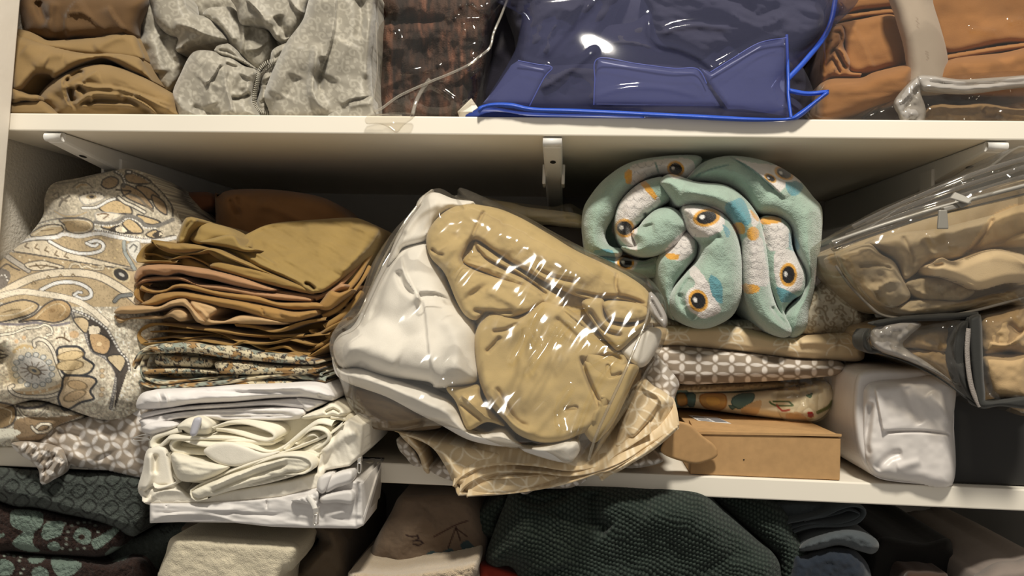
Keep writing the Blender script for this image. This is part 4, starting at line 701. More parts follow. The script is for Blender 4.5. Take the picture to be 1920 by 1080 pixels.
o = build('folded_blanket', [
    lobe('w: 230,600 330,480 560,440 1180,420 1310,440 1250,560 1180,700 1100,800 520,900 380,800', -0.03, b=0.006, R=20, D=0.20, step=3),
    strip('w: 1060,448 1180,390 1230,364 1290,388 1318,420 1285,452 1180,458', -0.05, b=0.02, R=14, st=[('r', 'w:1190,425 1240,400 1280,425', 3, -0.008)]), strip('w: 385,500 440,452 520,440 580,480 560,540 470,545 420,520', -0.062, b=0.018, R=14, D=0.05),
    ribbon('w:590,505 660,482 780,478 900,508 935,540 900,562 780,545 600,515', -0.066, 0.1, 8), strip('w: 590,500 900,500 930,540 890,560 600,525', -0.05, b=0.003), ribbon('w:420,510 320,535 250,565 240,600 275,612 330,570 370,550 520,555 760,575 900,575', -0.068, 0.1, 9),
    strip('w: 560,560 760,558 920,570 900,600 740,600', -0.06, b=0.01), ribbon('w:1240,480 1160,470 1080,520 960,620 880,640 760,600 560,590 410,560 348,582 344,622 400,640 560,640', -0.072, 0.1, 9), strip('w: 345,585 760,600 900,630 560,650 360,640', -0.05, b=0.004),
    ribbon('w:980,620 1080,530 1150,500 1210,515 1220,560 1150,610 1020,650', -0.07, 0.1, 7), ribbon('w:1040,590 1100,545 1150,535 1160,565 1080,600', -0.066, 0.1, 5.5), ribbon('w:1230,450 1300,470 1270,560 1180,630 1060,690', -0.066, 0.08, 8), strip('w: 960,640 1100,520 1220,500 1230,560 1100,640 980,700', -0.052, b=0.01, R=14),
    strip('w: 352,650 390,640 550,680 680,710 640,750 540,790 450,800 395,785 365,730', -0.070, b=0.018, R=16, D=0.05), ribbon('w:358,650 366,730 410,788 470,800 560,788 720,718 1000,630 1200,545 1290,480', -0.076, 0.08, 6),
    strip('w: 462,862 490,832 700,742 940,655 1080,645 1140,690 1110,738 900,802 700,842 530,892 490,892', -0.074, b=0.012, R=12, D=0.06, st=[('r', 'w:560,860 760,780 1000,700', 3, -0.006), ('r', 'w:600,870 800,810 1040,740', 3, -0.006), ('r', 'w:560,830 800,730 1000,670', 3, 0.004)]), ribbon('w:560,878 490,893 462,862 490,830 700,740 940,652 1085,655 1132,695 1095,738 940,755 740,802 600,860', -0.080, 0.06, 6.5),
    strip('w: 680,745 960,660 1200,560 1240,580 1150,680 1080,650 900,690', -0.062, b=0.008)], M_ivo, **KL)
tag(o, 'ivory knitted blanket loosely rolled in the white stack', 'blanket', G)
build('care_label', lobe('w: 530,630 600,588 680,582 760,606 860,640 950,630 880,670 800,695 700,714 600,692', -0.080, b=0.003, R=8, D=0.002, step=2.2), M_ivo2, o)['label'] = 'white satin care label on the blanket edge'
build('care_label', lobe('w: 455,540 480,450 520,448 520,470 490,545', -0.083, b=0.004, R=6, D=0.002, step=2.2), paintmat('label_blue', (196, 196, 206)), o)['label'] = 'narrow pale blue care label'
o = build('folded_sheet', [lobe('w: 232,905 300,860 480,880 700,840 1000,790 1150,750 1170,620 1290,480 1330,450 1410,480 1392,652 1330,712 1200,735 1160,835 950,885 700,910 520,918 240,922', -0.066, b=0.006, R=5, D=0.12, step=2.0, sm='lin', n=[(0.0025, 16, 30, -15)], st=[('r', 'w:1190,740 1330,712 1392,655', 3, 0.004), ('r', 'w:1180,650 1280,560 1380,520', 10, 0.005), ('r', 'w:1250,500 1230,640 1150,740', 6, -0.004)]),
    lobe('w: 170,835 195,740 225,620 330,610 380,790 470,875 500,915 240,925 195,885', -0.060, b=0.012, R=10, D=0.12, step=2.2, st=[('r', 'w:235,640 240,760 200,850', 8, 0.008), ('r', 'w:265,640 262,760', 5, -0.008), ('l', 'w:240,900 260,860 340,840 450,850', 7, 0.006), ('r', 'w:210,860 240,830 340,820', 3, -0.005)]), ribbon('w:330,640 340,740 395,795 300,822 268,785 262,640', -0.07, 0.0, 5), ribbon('w:180,840 200,880 240,900 250,860 290,845', -0.072, 0.05, 5)], M_ivo2, **KL)
tag(o, 'ivory percale sheet hanging over the lower shelf front', 'sheet', G)
root = empty('pillow_protector', P1(480, 990, -0.08), 'white zippered pillow protector at the bottom of the stack', 'pillow protector', G)
build('cover', [lobe('w: 236,915 520,912 800,895 950,880 1150,830 1250,795 1340,790 1400,798 1406,1000 1406,1036 1370,1054 1080,1050 900,1044 700,1022 400,1018 236,1024', -0.070, b=0.005, R=4, sm='lin', D=0.09, step=2.2, n=[(0.003, 60, 14, 5)], st=[('l', 'w:700,1020 560,985 260,985', 10, 0.004), ('l', 'w:240,965 560,955 820,970 980,970', 12, -0.004), ('r', 'w:240,1000 420,970 700,950', 4, 0.003), ('r', 'w:875,890 875,950', 1.6, -0.004), ('r', 'w:320,935 342,922', 1.6, -0.004), ('l', 'w:1368,1050 1372,900 1378,800', 6, 0.004), ('r', 'w:1180,990 1290,960 1320,900', 8, 0.004)]),
    lobe('w: 1150,838 1165,770 1235,752 1215,830 1180,866', -0.078, b=0.010, R=7, D=0.02, step=2.2), lobe('w: 1200,790 1260,748 1345,735 1342,800 1260,832 1200,860', -0.076, b=0.010, R=8, D=0.02, step=2.2), lobe('w: 1170,876 1260,850 1345,846 1345,916 1260,912 1175,915', -0.078, b=0.008, R=7, D=0.02, step=2.2), lobe('w: 1010,900 1100,870 1160,850 1150,930 1100,920', -0.079, b=0.008, R=7, D=0.02, step=2.2, n=(0.005, 8))], M_poly, root, **KL)
M_met = paintmat('zip_metal', (214, 210, 204), rough=0.3, metal=0.7, bump=0.02)
def zpull(name, s, root, key='w'):
    z = build('zipper_slider', slab(s[0], -0.092, 0.006), M_met, root, smooth=False, bevel=0.0006)
    build('pull_tab', [ribbon(s[1], -0.095, -0.092, 2.2, closed=False, ny=2, bow=0)], M_met, z)
zpull('a', ('w: 1128,945 1158,940 1160,975 1130,978', 'w:1135,980 1152,978 1152,1030 1140,1036 1130,1028 1135,980'), root); zpull('b', ('w: 1372,670 1392,665 1392,692 1372,695', 'w:1374,697 1390,696 1390,745 1382,752 1374,745 1374,697'), root)
build('zipper_tape', [tube('w:1100,880 1125,910 1140,945', [-0.084, -0.088, -0.09], 5, nseg=6, flat=0.5)], fabric('zip_tape', (226, 222, 216)), root)
# safety pin in the petal sheet
o = build('safety_pin', [tube('w: 140,560 200,540 238,545 240,565 200,570 150,572 138,562 160,556 232,562', -0.062, 1.0, step=3, nseg=6)], M_met); tag(o, 'open steel safety pin at the left edge of the ivory blanket', 'safety pin')
# ------------------------------------------------------------------ middle shelf, centre: bagged bedding over a ring-print tablecloth
M_duvet = fabric('white_duvet', (236, 233, 228), sheen=0.1, wr=0.08, wrs=25); M_khaki = fabric('khaki_cotton', (188, 166, 118), wr=0.12, wrs=40)
KY = -0.005
LEAN[:] = [-0.013, 620]
o = build('white_duvet', [
    lobe('b: 520,140 570,90 680,115 790,135 1000,300 1500,600 1650,800 1450,1300 1240,1380 900,1250 300,1080 120,980 80,880 200,700 340,430', KY + 0.05, b=0.02, R=40, D=0.10, tilt=(0, -0.012), step=4),
    lobe('b: 495,150 540,95 600,85 690,118 790,132 760,160 660,175 590,230 545,330 430,370 400,420 340,470 400,300', KY, b=0.022, R=18, D=0.06, tilt=(0, -0.015), step=2.6, st=[('l', 'b:530,320 590,220 680,160 780,140', 8, 0.006), ('r', 'b:420,300 500,200 620,130', 8, 0.006)]),
    lobe('b: 68,870 100,815 170,770 230,660 300,520 360,430 430,365 545,340 590,430 640,500 700,640 800,760 812,900 805,1060 600,1090 560,1060 340,1030 200,985 110,985 75,930', KY - 0.012, b=0.045, R=60, D=0.07, tilt=(0, -0.010), step=2.6, n=(0.005, 70), st=[
        ('l', 'b:420,400 440,500 500,610 530,640', 22, 0.010), ('r', 'b:400,480 430,560 500,620', 7, -0.010), ('l', 'b:680,640 600,600 510,600 520,660', 10, 0.008), ('l', 'b:590,1080 560,900 540,700 520,620', 18, 0.007), ('r', 'b:120,860 240,900 400,980', 24, 0.008), ('r', 'b:180,985 210,960 260,1000', 4, -0.012), ('r', 'b:250,680 380,760 460,860', 22, -0.008), ('r', 'b:640,720 700,860 690,1020', 14, 0.004)]),
    lobe('c: 62,130 100,190 200,190 350,235 560,312 690,375 770,500 850,520 950,500 1060,585 1300,552 1340,600 1310,660 1270,682 1180,665 1050,622 1020,600 900,592 760,560 620,485 500,425 340,340 150,272 80,220', KY - 0.014, b=0.035, R=24, D=0.08, step=2.6, n=(0.006, 50), st=[('r', 'c:200,230 450,330 700,440', 10, 0.006), ('l', 'c:1040,600 960,560 800,530', 10, 0.005), ('r', 'c:1080,610 1200,600 1290,570', 9, 0.007)])], M_duvet, **KL)
tag(o, 'white folded duvet inside the clear plastic bag', 'duvet')
o = build('khaki_cover', [
    lobe('b: 560,350 585,260 640,190 720,150 830,150 1000,200 1300,380 1560,500 1680,600 1700,720 1600,900 1500,1250 1300,1250 1100,1250 900,1000 800,760 650,520', KY - 0.006, b=0.018, R=30, D=0.05, tilt=(0.004, -0.012), step=2.4, n=(0.004, 20)),
    lobe('b: 545,330 575,250 640,185 720,150 830,150 1000,200 1180,300 1320,385 1560,500 1690,600 1690,700 1600,650 1480,632 1400,640 1250,592 1060,492 920,405 800,330 750,375 740,450 880,510 1060,560 1150,610 1140,660 1060,705 960,730 860,700 800,742 745,715 700,640 640,500 570,420', KY - 0.022, b=0.016, R=14, D=0.04, tilt=(0.004, -0.012), step=2.2, n=[(0.005, 50), (0.002, 20)], st=[
        ('r', 'b:850,170 800,270 770,350', 3, -0.007), ('l', 'b:770,350 800,270 850,170', 10, 0.003), ('r', 'b:570,370 600,400 640,405', 3, -0.007), ('r', 'b:1100,470 1200,520 1330,545', 4, -0.006), ('l', 'b:1250,590 1060,490 900,400 790,330', 8, 0.006), ('r', 'b:1530,490 1520,560 1540,620', 3, -0.006), ('r', 'b:1300,590 1440,620 1560,620 1680,660', 3, -0.008), ('l', 'b:740,440 900,510 1060,560 1150,610', 9, 0.006),
        ('r', 'b:780,690 860,700 1000,700', 4, -0.008), ('r', 'b:900,300 1050,350 1250,450 1450,540', 22, 0.008), ('r', 'b:650,350 720,480 800,600', 26, 0.008), ('r', 'b:970,450 1100,520 1140,600', 6, -0.008), ('r', 'b:1000,540 1120,580 1160,640', 4, -0.008), ('r', 'b:850,580 960,640 1040,690', 8, 0.004)]),
    lobe('b: 735,430 780,380 800,335 850,370 1000,470 1150,570 1250,640 1200,690 1080,600 900,520 760,460', KY - 0.028, b=0.006, R=8, D=0.03, tilt=(0.004, -0.012), step=2.0, n=(0.003, 12), st=[('r', 'b:790,345 850,420 1060,530 1180,620', 3.5, -0.012), ('l', 'b:750,440 900,480 1060,550', 7, 0.006), ('r', 'b:800,390 900,440 1000,490', 3, 0.006)]),
    lobe('b: 795,900 800,800 840,730 900,700 1000,722 1060,700 1130,640 1240,660 1330,720 1420,800 1500,870 1560,900 1590,960 1560,1050 1480,1200 1400,1300 1330,1330 1240,1370 1130,1370 1020,1330 950,1260 870,1170 820,1060', KY - 0.028, b=0.020, R=16, D=0.05, tilt=(0.006, -0.004), step=2.2, n=[(0.005, 60)], st=[
        ('l', 'b:1060,700 980,720 900,705 840,740', 10, 0.006), ('r', 'b:880,800 960,790 1020,750', 4, -0.006), ('r', 'b:850,910 900,860 930,820', 4, -0.006), ('r', 'b:860,1100 960,1250 1100,1340', 10, 0.008), ('r', 'b:900,1080 1000,1250 1080,1290', 5, -0.006), ('r', 'b:1345,920 1360,1000 1440,1190', 4, -0.010), ('l', 'b:1240,680 1340,760 1480,860', 8, -0.006), ('r', 'b:1200,720 1350,860', 6, -0.005), ('r', 'b:1250,1200 1330,1190', 3, -0.008), ('r', 'b:1350,950 1500,920 1560,960', 4, -0.007)]),
    lobe('b: 1345,650 1450,630 1480,720 1560,760 1640,745 1680,680 1700,720 1690,760 1600,850 1540,900 1500,880 1420,780', KY - 0.030, b=0.016, R=12, D=0.03, step=2.2, st=[('r', 'b:1470,640 1480,740 1620,750', 4, -0.008), ('r', 'b:1380,680 1460,790 1560,820', 4, -0.008), ('l', 'b:1480,720 1480,650 1560,640 1670,670', 8, 0.006)]),
    lobe('b: 1450,660 1480,640 1600,648 1685,680 1692,725 1620,750 1500,745 1468,705', KY - 0.040, b=0.010, R=9, D=0.03, step=2.2, n=(0.003, 20)),
    lobe('b: 1350,900 1500,940 1560,960 1640,980 1600,1080 1520,1250 1460,1330 1400,1370 1340,1270 1350,1100 1420,1180', KY - 0.030, b=0.014, R=14, D=0.03, step=2.2, st=[('r', 'b:1480,960 1490,1030 1560,1010', 3, -0.006), ('r', 'b:1370,1000 1420,1130 1500,1180', 4, -0.007), ('r', 'b:1450,1120 1400,1280', 5, 0.005)]),
    lobe('c: 650,295 740,285 820,280 830,340 870,400 950,490 860,470 770,512 740,480 700,370', KY - 0.034, b=0.012, R=9, D=0.03, step=2.2, st=[('l', 'c:730,320 830,420 940,490', 6, 0.006), ('r', 'c:710,370 840,470', 3, -0.005), ('l', 'c:860,460 800,400 720,330', 5, 0.004)])], M_khaki, **KL)
tag(o, 'khaki cotton bed cover inside the clear plastic bag', 'cover')
tag(build('brown_roll', [lobe('c: 130,290 250,300 420,370 620,480 560,510 380,515 260,500 190,440 140,370', 0.0, b=0.015, R=20, D=0.10, step=3, n=[(0.006, 40, 8, 20)]), ], fabric('brown_fleece', (128, 108, 82)), **KL), 'brown cloth rolled under the white duvet inside the bag', 'cloth')
tag(build('white_pillow', [lobe('b: 1540,900 1600,830 1680,780 1750,790 1745,860 1690,960 1640,985 1600,960', -0.03, b=0.012, R=14, D=0.04, step=2.6)], M_duvet, **KL), 'glossy white pillow corner at the right of the clear bag', 'pillow')
root = empty('plastic_bag', P1(930, 860, -0.01), 'large clear plastic bag of white and khaki bedding', 'bag')
M_bag = plastic('bedding_bag_film', haze=0.025, rough=0.09, gain=1.6, wr=0.0, wrs=24, wdist=0.012, ridged=False)
build('bag_film', [lobe('p: 778,392 800,362 825,353 855,368 862,352 905,368 985,405 1040,436 1105,470 1165,500 1215,520 1243,555 1252,590 1246,640 1215,700 1180,760 1140,820 1110,862 1085,874 1060,868 1020,846 950,838 880,812 820,798 740,808 690,795 655,760 640,720 620,665 620,632 640,600 672,560 700,490 740,430', KY - 0.022, b=0.05, R=55, D=0.05, tilt=(0.002, -0.012), step=2.2, n=[(0.010, 90, 60, 0, 1), (0.0032, 80, 17, -48, 1), (0.0009, 40, 10, -60, 1)], st=[
        ('r', 'b:230,660 330,430 440,250 530,150', 4, 0.010), ('r', 'b:200,700 300,470 400,300', 4, -0.006), ('r', 'b:640,540 780,380', 2.5, 0.005), ('r', 'b:1300,1380 1420,1080 1560,900', 4, 0.012), ('r', 'b:1380,830 1500,850 1580,840', 4, 0.007), ('r', 'b:1340,1000 1560,880 1640,800', 3, 0.006), ('r', 'b:1060,760 1040,860 970,980', 7, 0.010), ('r', 'b:1150,650 1080,780 1130,880', 5, 0.009), ('r', 'b:1240,740 1160,880 1050,1040', 6, 0.008), ('r', 'b:1290,760 1220,850', 5, 0.008), ('r', 'b:1380,680 1260,690', 4, 0.007),
        ('r', 'b:1300,1070 1220,1200 1240,1330', 6, 0.008), ('b', 'b:640,1090', 10, 0.006), ('r', 'b:500,640 640,560', 3, 0.005), ('r', 'b:100,830 160,760 230,690', 5, 0.007)])], M_bag, root)
for s_, y_, r_ in (('b: 1380,1460 1420,1330 1500,1150 1560,1020 1620,880 1680,730 1690,650', [-0.07, -0.076, -0.078, -0.076, -0.07, -0.06, -0.05], 2.4), ('b:520,130 440,230 330,420 250,600 190,720 80,800', [-0.02, -0.03, -0.04, -0.045, -0.05, -0.04], 2.0), ('b:580,75 520,120 500,160', [0.0, -0.01, -0.02], 4)):
    build('seam', tube(s_, y_, r_, nseg=6), M_seam, root)
build('zipper_strip', lobe('b: 1690,600 1720,610 1770,690 1785,740 1770,780 1720,730 1685,690', -0.05, b=0.008, R=7, D=0.003, step=2.2, st=[('r', 'b:1700,630 1760,740', 2, -0.004)]), M_milk, root)
LEAN[:] = [0.0, 0.0]
# flat packet behind
root = empty('flat_packet', P1(1000, 425, 0.16), 'flat sheet in clear film behind the large clear bag', 'packet')
build('packed_sheet', lobe('h: 20,690 250,700 400,740 640,770 850,800 930,850 920,912 760,905 600,885 380,868 150,850', 0.115, b=0.02, R=14, D=0.10, step=3, st=[('r', 'h:380,865 600,850 900,830', 3, -0.006)]), fabric('putty_cotton', (176, 166, 140)), root)
build('packet_film', lobe('h: 0,660 200,690 400,715 650,740 720,722 800,714 870,755 945,810 930,915 760,912 600,888 380,872 100,860', 0.10, b=0.018, R=10, D=0.08, step=3, n=(0.008, 20)), M_clear, root)
tag(build('dark_box', slab('p: 960,418 1110,424 1110,560 960,560', 0.14, 0.16), paintmat('dark_box_card', (58, 50, 46)), smooth=False, bevel=0.003, **KL), 'dark box at the back beneath the flat film packet', 'box')

# ring-print tablecloth
def rings(base, ring, r=46.0, ang=0, sq=0.6, w=2.6, ox=0, oy=0):
    base = np.array(base, float); ring = np.array(ring, float)
    def f(px, py):
        x, y = rot(px - ox, py - oy, ang); y = y / sq; s = r * 1.414; t = np.zeros(len(px))
        for dx in (0,):
            u = (x / s + dx); v = (y / s + dx); fx = (u - np.round(u)) * s; fy = (v - np.round(v)) * s
            for ex in (-s, 0, s):
                for ey in (-s, 0, s):
                    if dx == 0.5 or True: t = np.maximum(t, np.clip(w / 2 + 0.6 - np.abs(np.hypot(fx - ex, fy - ey) - r), 0, 1))
        return base * (1 - t[:, None]) + ring * t[:, None]
    return f
RG = rings((212, 190, 154), (236, 222, 196), 34, 32, 0.8, 3.2)
M_ring = fabric('ring_print_cotton', None)
o = build('tablecloth', [
    lobe('c: 380,515 560,560 760,600 1000,640 1300,690 1480,690 1520,560 1640,262 1730,295 1812,350 1800,420 1700,600 1500,740 1300,740 1000,820 780,845 700,800 640,690 560,590', -0.035, b=0.010, R=14, D=0.12, step=1.8, n=(0.005, 60), tilt=(0.0, -0.004), st=[('l', 'c:1440,690 1530,560 1640,300', 14, 0.005), ('r', 'c:600,600 700,740 720,800', 14, 0.006), ('r', 'c:1600,560 1740,380 1800,370', 10, 0.007), ('r', 'c:1560,620 1700,460 1760,350', 4, -0.006), ('r', 'c:1650,290 1740,340 1760,420', 4, 0.005), ('l', 'c:1290,690 1050,640 760,600', 14, -0.004)]),
    ribbon('c:690,800 730,755 830,705 960,684 1120,686 1300,712 1450,692 1560,620 1700,520', -0.055, 0.02, 5, dz=0.02), ribbon('c:722,832 770,785 900,735 1100,722 1300,735 1470,705 1620,640 1845,478', -0.056, 0.02, 5, dz=0.02), ribbon('c:760,852 960,842 1200,792 1390,738 1440,722 1490,715 1640,640 1840,500', -0.055, 0.02, 5, dz=0.02), ribbon('c:690,800 720,835 760,852', -0.055, -0.02, 6), ribbon('c:722,845 760,800 900,755 1120,745 1290,748', -0.05, 0.0, 4),
    lobe('c: 760,848 790,800 920,752 1120,738 1300,740 1430,715 1300,760 1100,812 960,840', -0.046, b=0.006, R=8, D=0.06, step=2), lobe('c: 1380,738 1440,722 1500,712 1640,632 1840,480 1848,498 1700,625 1490,745 1450,775 1425,738', -0.05, b=0.008, R=7, D=0.05, step=2, st=[('r', 'c:1430,730 1460,760 1500,735', 2, -0.004)]),
    lobe('c: 405,520 470,540 530,620 562,700 562,735 535,720 500,630 430,560', -0.020, b=0.012, R=7, D=0.04, step=2)], M_ring, paint=RG, **KL)
tag(o, 'beige tablecloth with cream ring print under the clear bag', 'tablecloth')
PT2 = petals((158, 146, 132), (226, 220, 214), 20, 40, 1.0)
o = build('petal_sheet', [lobe('c: 395,555 440,560 490,620 525,690 480,695 440,650 405,610', -0.012, b=0.012, R=8, D=0.05, step=1.8, n=(0.005, 8, 20, 40)), lobe('c: 560,700 900,700 1350,740 1300,805 1130,815 1060,842 1030,835 1000,825 700,780', -0.022, b=0.004, R=10, D=0.08, step=2), lobe('c: 1560,700 1640,670 1740,652 1765,672 1700,695 1600,708', -0.006, b=0.006, R=6, D=0.05, step=2),
    lobe('c: 1600,330 1660,230 1700,100 1740,130 1790,190 1845,262 1830,330 1800,400 1700,330', 0.0, b=0.014, R=14, D=0.10, step=1.8, n=(0.004, 30))], M_sateen, paint=PT2, **KL)
tag(o, 'taupe petal-print sheet peeking out around the beige tablecloth', 'sheet')
# ------------------------------------------------------------------ middle shelf, right: owl blanket, folded covers, boxes, zip cases
def owls(px, py):
    p = Print(px, py, (156, 178, 164)); k = 1 / 2.841
    X = lambda a, b: (1060 + a * k, 270 + b * k)
    WH = (216, 210, 206); OR = (214, 158, 70); TE = (98, 150, 160); BK = (24, 22, 24)
    for q in ('o: 345,125 420,95 500,82 640,75 690,110 660,180 560,165 470,170 400,210 345,215', 'o: 285,330 330,260 390,215 470,260 510,310 460,350 420,380 400,410 340,430 380,540 380,570 320,540 270,460', 'o: 620,330 700,330 830,370 840,450 760,495 680,490 640,440', 'o: 530,570 600,490 660,455 690,520 680,580 620,620 560,610', 'o: 940,530 1000,490 1045,500 1065,600 1085,740 1020,760 955,740', 'o: 1055,430 1160,420 1195,480 1190,545 1130,570 1080,560', 'o: 1110,600 1160,560 1230,580 1265,650 1260,760 1200,795 1130,760', 'o: 900,75 1000,100 1100,110 1220,150 1260,200 1180,220 1140,260 1100,220 980,120', 'o: 260,590 320,580 390,600 380,640 330,670 280,660', 'o: 1330,660 1390,640 1410,700 1340,775', 'o: 670,640 720,680 760,740 830,880 820,900 740,930 690,900 660,820 690,740 660,690', 'o: 130,590 200,600 170,620', 'o: 965,350 1010,370 1030,420 1000,440'): p.fill(q, WH)
    rng = np.random.RandomState(4)
    for (x0, y0, x1, y1) in ((345, 95, 500, 200), (290, 230, 490, 410), (540, 480, 680, 610), (945, 510, 1080, 740), (1060, 430, 1190, 560), (620, 340, 680, 470)):
        for gy in np.arange(y0, y1, 44):
            for gx in np.arange(x0, x1, 44):
                a, b = X(gx + rng.rand() * 18, gy + rng.rand() * 14); an = np.linspace(0.1, 3.0, 7); ln = [(a + 7.5 * math.cos(t), b + 7.5 * math.sin(t)) for t in an]
                m = np.hypot(p.c[:, 0] - WH[0], p.c[:, 2] - WH[2]) < 40
                q = catmull(np.array(ln), False, 3); kk = np.nonzero((abs(px - a) < 11) & (abs(py - b) < 11) & m)[0]
                if len(kk): d = seg_dist(px[kk], py[kk], q); p._put(kk, np.clip(1.3 - d, 0, 1) * 0.7, (150, 146, 146))
    for q in ('o: 850,330 900,300 945,292 990,400 965,435 890,420', 'o: 150,570 250,568 265,655 170,600', 'o: 770,700 830,740 835,850 780,800', 'o: 1130,760 1250,825 1160,845 1140,820', 'o: 1175,190 1265,215 1240,270 1190,265', 'o: 1195,470 1250,540 1230,570 1195,560', 'o: 840,430 880,470 860,500'): p.fill(q, TE)
    for q in ('o: 318,150 352,138 350,215 325,212', 'o: 395,200 430,200 490,280 480,300 430,250', 'o: 1040,395 1130,385 1150,415 1050,428', 'o: 945,745 1025,755 1030,785 970,800 948,780', 'o: 535,585 610,590 600,615 545,612', 'o: 1372,645 1400,650 1400,690 1382,700', 'o: 890,430 940,420 960,470 920,480', 'o: 985,350 1030,390 1030,415 1000,390'): p.fill(q, OR)
    a, b = X(1000, 478); p.ell(a, b, 12, 13, OR)
    for (x, y, r1, r2, ang) in ((588, 132, 34, 30, 20), (315, 448, 40, 36, 20), (752, 392, 54, 34, -10), (322, 632, 34, 28, 0), (708, 835, 38, 44, -25), (1188, 697, 34, 46, 0), (1165, 155, 40, 24, 25), (1092, 182, 26, 14, 30)):
        a, b = X(x, y); r1 *= k; r2 *= k; p.ell(a, b, r1 * 1.75, r2 * 1.75, (224, 218, 214), ang); p.ell(a, b, r1 * 1.35, r2 * 1.38, OR, ang); p.ell(a, b, r1, r2, BK, ang); p.ell(a - r1 * 0.42, b - r2 * 0.1, r1 * 0.28, r2 * 0.32, (226, 224, 222), ang)
    for ln in ('o:645,190 700,140 750,100', 'o:680,200 730,150 870,110', 'o:480,100 495,150', 'o:880,70 1000,140 1110,240'): p.line(ln, 2.6, (110, 138, 132))
    return p.c
M_fleece = fabric('plush_fleece', None, rough=1.0, sheen=0.7, spec=0.1, bump=0.6, bscale=700, fuzz=0.0012, var=0.10, vscale=90, wr=0.1)
FZ = [(0.003, 40), (0.0006, 4)]
YOFF[0] = 0.07
o = build('fleece_blanket', [
    lobe('o: 90,430 110,320 210,190 340,100 500,68 700,62 900,68 1080,100 1230,180 1310,270 1360,340 1365,450 1350,620 1430,640 1432,700 1330,780 1280,880 1180,930 1000,880 940,800 880,900 740,930 600,900 520,800 490,700 300,660 120,595', 0.06, b=0.02, R=50, D=0.28, step=3),
    lobe('o: 1340,600 1400,620 1436,660 1425,710 1330,785 1300,760', 0.03, b=0.02, R=14, D=0.06, step=2, n=FZ),
    lobe('o: 130,585 200,580 300,600 420,620 510,590 520,700 420,712 290,690 180,625', 0.015, b=0.025, R=20, D=0.06, step=2, n=FZ, st=[('r', 'o:300,640 400,640 490,620', 4, -0.008)]),
    lobe('o: 88,450 95,350 130,280 210,185 340,100 520,64 700,60 725,100 650,190 560,165 480,168 380,218 300,300 262,380 215,470 235,540 300,560 290,605 200,605 115,588', 0.012, b=0.035, R=30, D=0.10, step=2, n=FZ, st=[('l', 'o:320,520 240,500 255,400 300,300', 10, 0.004)]),
    lobe('o: 640,190 730,100 880,62 1080,95 1230,178 1320,280 1368,350 1365,500 1345,640 1325,780 1300,880 1292,960 1262,1010 1220,1036 1180,1015 1165,900 1250,800 1275,700 1225,570 1200,450 1130,388 1020,365 940,270 850,215 740,200', 0.0, b=0.036, R=36, D=0.12, step=2, n=FZ, st=[('l', 'o:1180,300 1120,240 1000,140 880,65', 16, 0.008), ('r', 'o:1040,300 1160,380 1250,560 1290,720', 24, 0.008), ('l', 'o:690,200 780,120 880,100', 12, 0.005)]),
    lobe('o: 1035,400 1130,388 1200,440 1215,560 1280,680 1270,790 1215,830 1170,890 1200,960 1180,1000 1120,850 1075,720 1055,560', -0.012, b=0.022, R=22, D=0.06, step=2, n=FZ),
    lobe('o: 265,440 285,320 380,218 480,178 540,185 575,260 560,300 510,335 440,385 400,420 360,470 400,540 400,585 310,550', -0.006, b=0.026, R=24, D=0.08, step=2, n=FZ, st=[('r', 'o:420,360 440,400 480,420', 4, -0.012)]),
    lobe('o: 350,470 390,440 420,400 480,350 560,335 630,380 655,430 640,470 600,540 520,585 430,602 350,580 300,545 370,540', -0.018, b=0.03, R=30, D=0.08, step=2, n=FZ, st=[('l', 'o:360,440 400,440 470,420', 8, -0.006)]),
    lobe('o: 485,660 500,600 560,530 640,465 700,500 700,590 640,670 590,740 570,820 580,940 530,860 495,760', -0.014, b=0.026, R=24, D=0.08, step=2, n=FZ),
    lobe('o: 500,200 560,160 700,200 850,218 950,282 1025,380 1060,480 1085,640 1095,760 1130,870 1180,930 1208,985 1196,1022 1145,1030 1060,990 985,900 950,800 940,640 930,520 890,430 820,360 700,325 600,335 560,290 520,240', -0.020, b=0.034, R=30, D=0.10, step=2, n=FZ, st=[('r', 'o:1100,860 1150,930 1205,975', 4, -0.012), ('r', 'o:620,230 760,270 880,330', 14, 0.006)]),
    lobe('o: 615,345 650,322 740,325 840,370 905,450 935,560 942,700 935,820 890,915 800,970 720,985 640,965 570,915 552,840 575,770 640,690 700,620 715,540 670,490 640,440', -0.026, b=0.036, R=40, D=0.10, step=2, n=FZ, st=[('l', 'o:620,880 600,800 660,700', 10, -0.008), ('r', 'o:830,480 770,520 700,540', 7, -0.006), ('r', 'o:610,790 630,870 700,930', 7, -0.006)])],
    M_fleece, paint=owls, **KL)
tag(o, 'mint plush blanket with owl-eye print, rolled on folded covers', 'blanket')

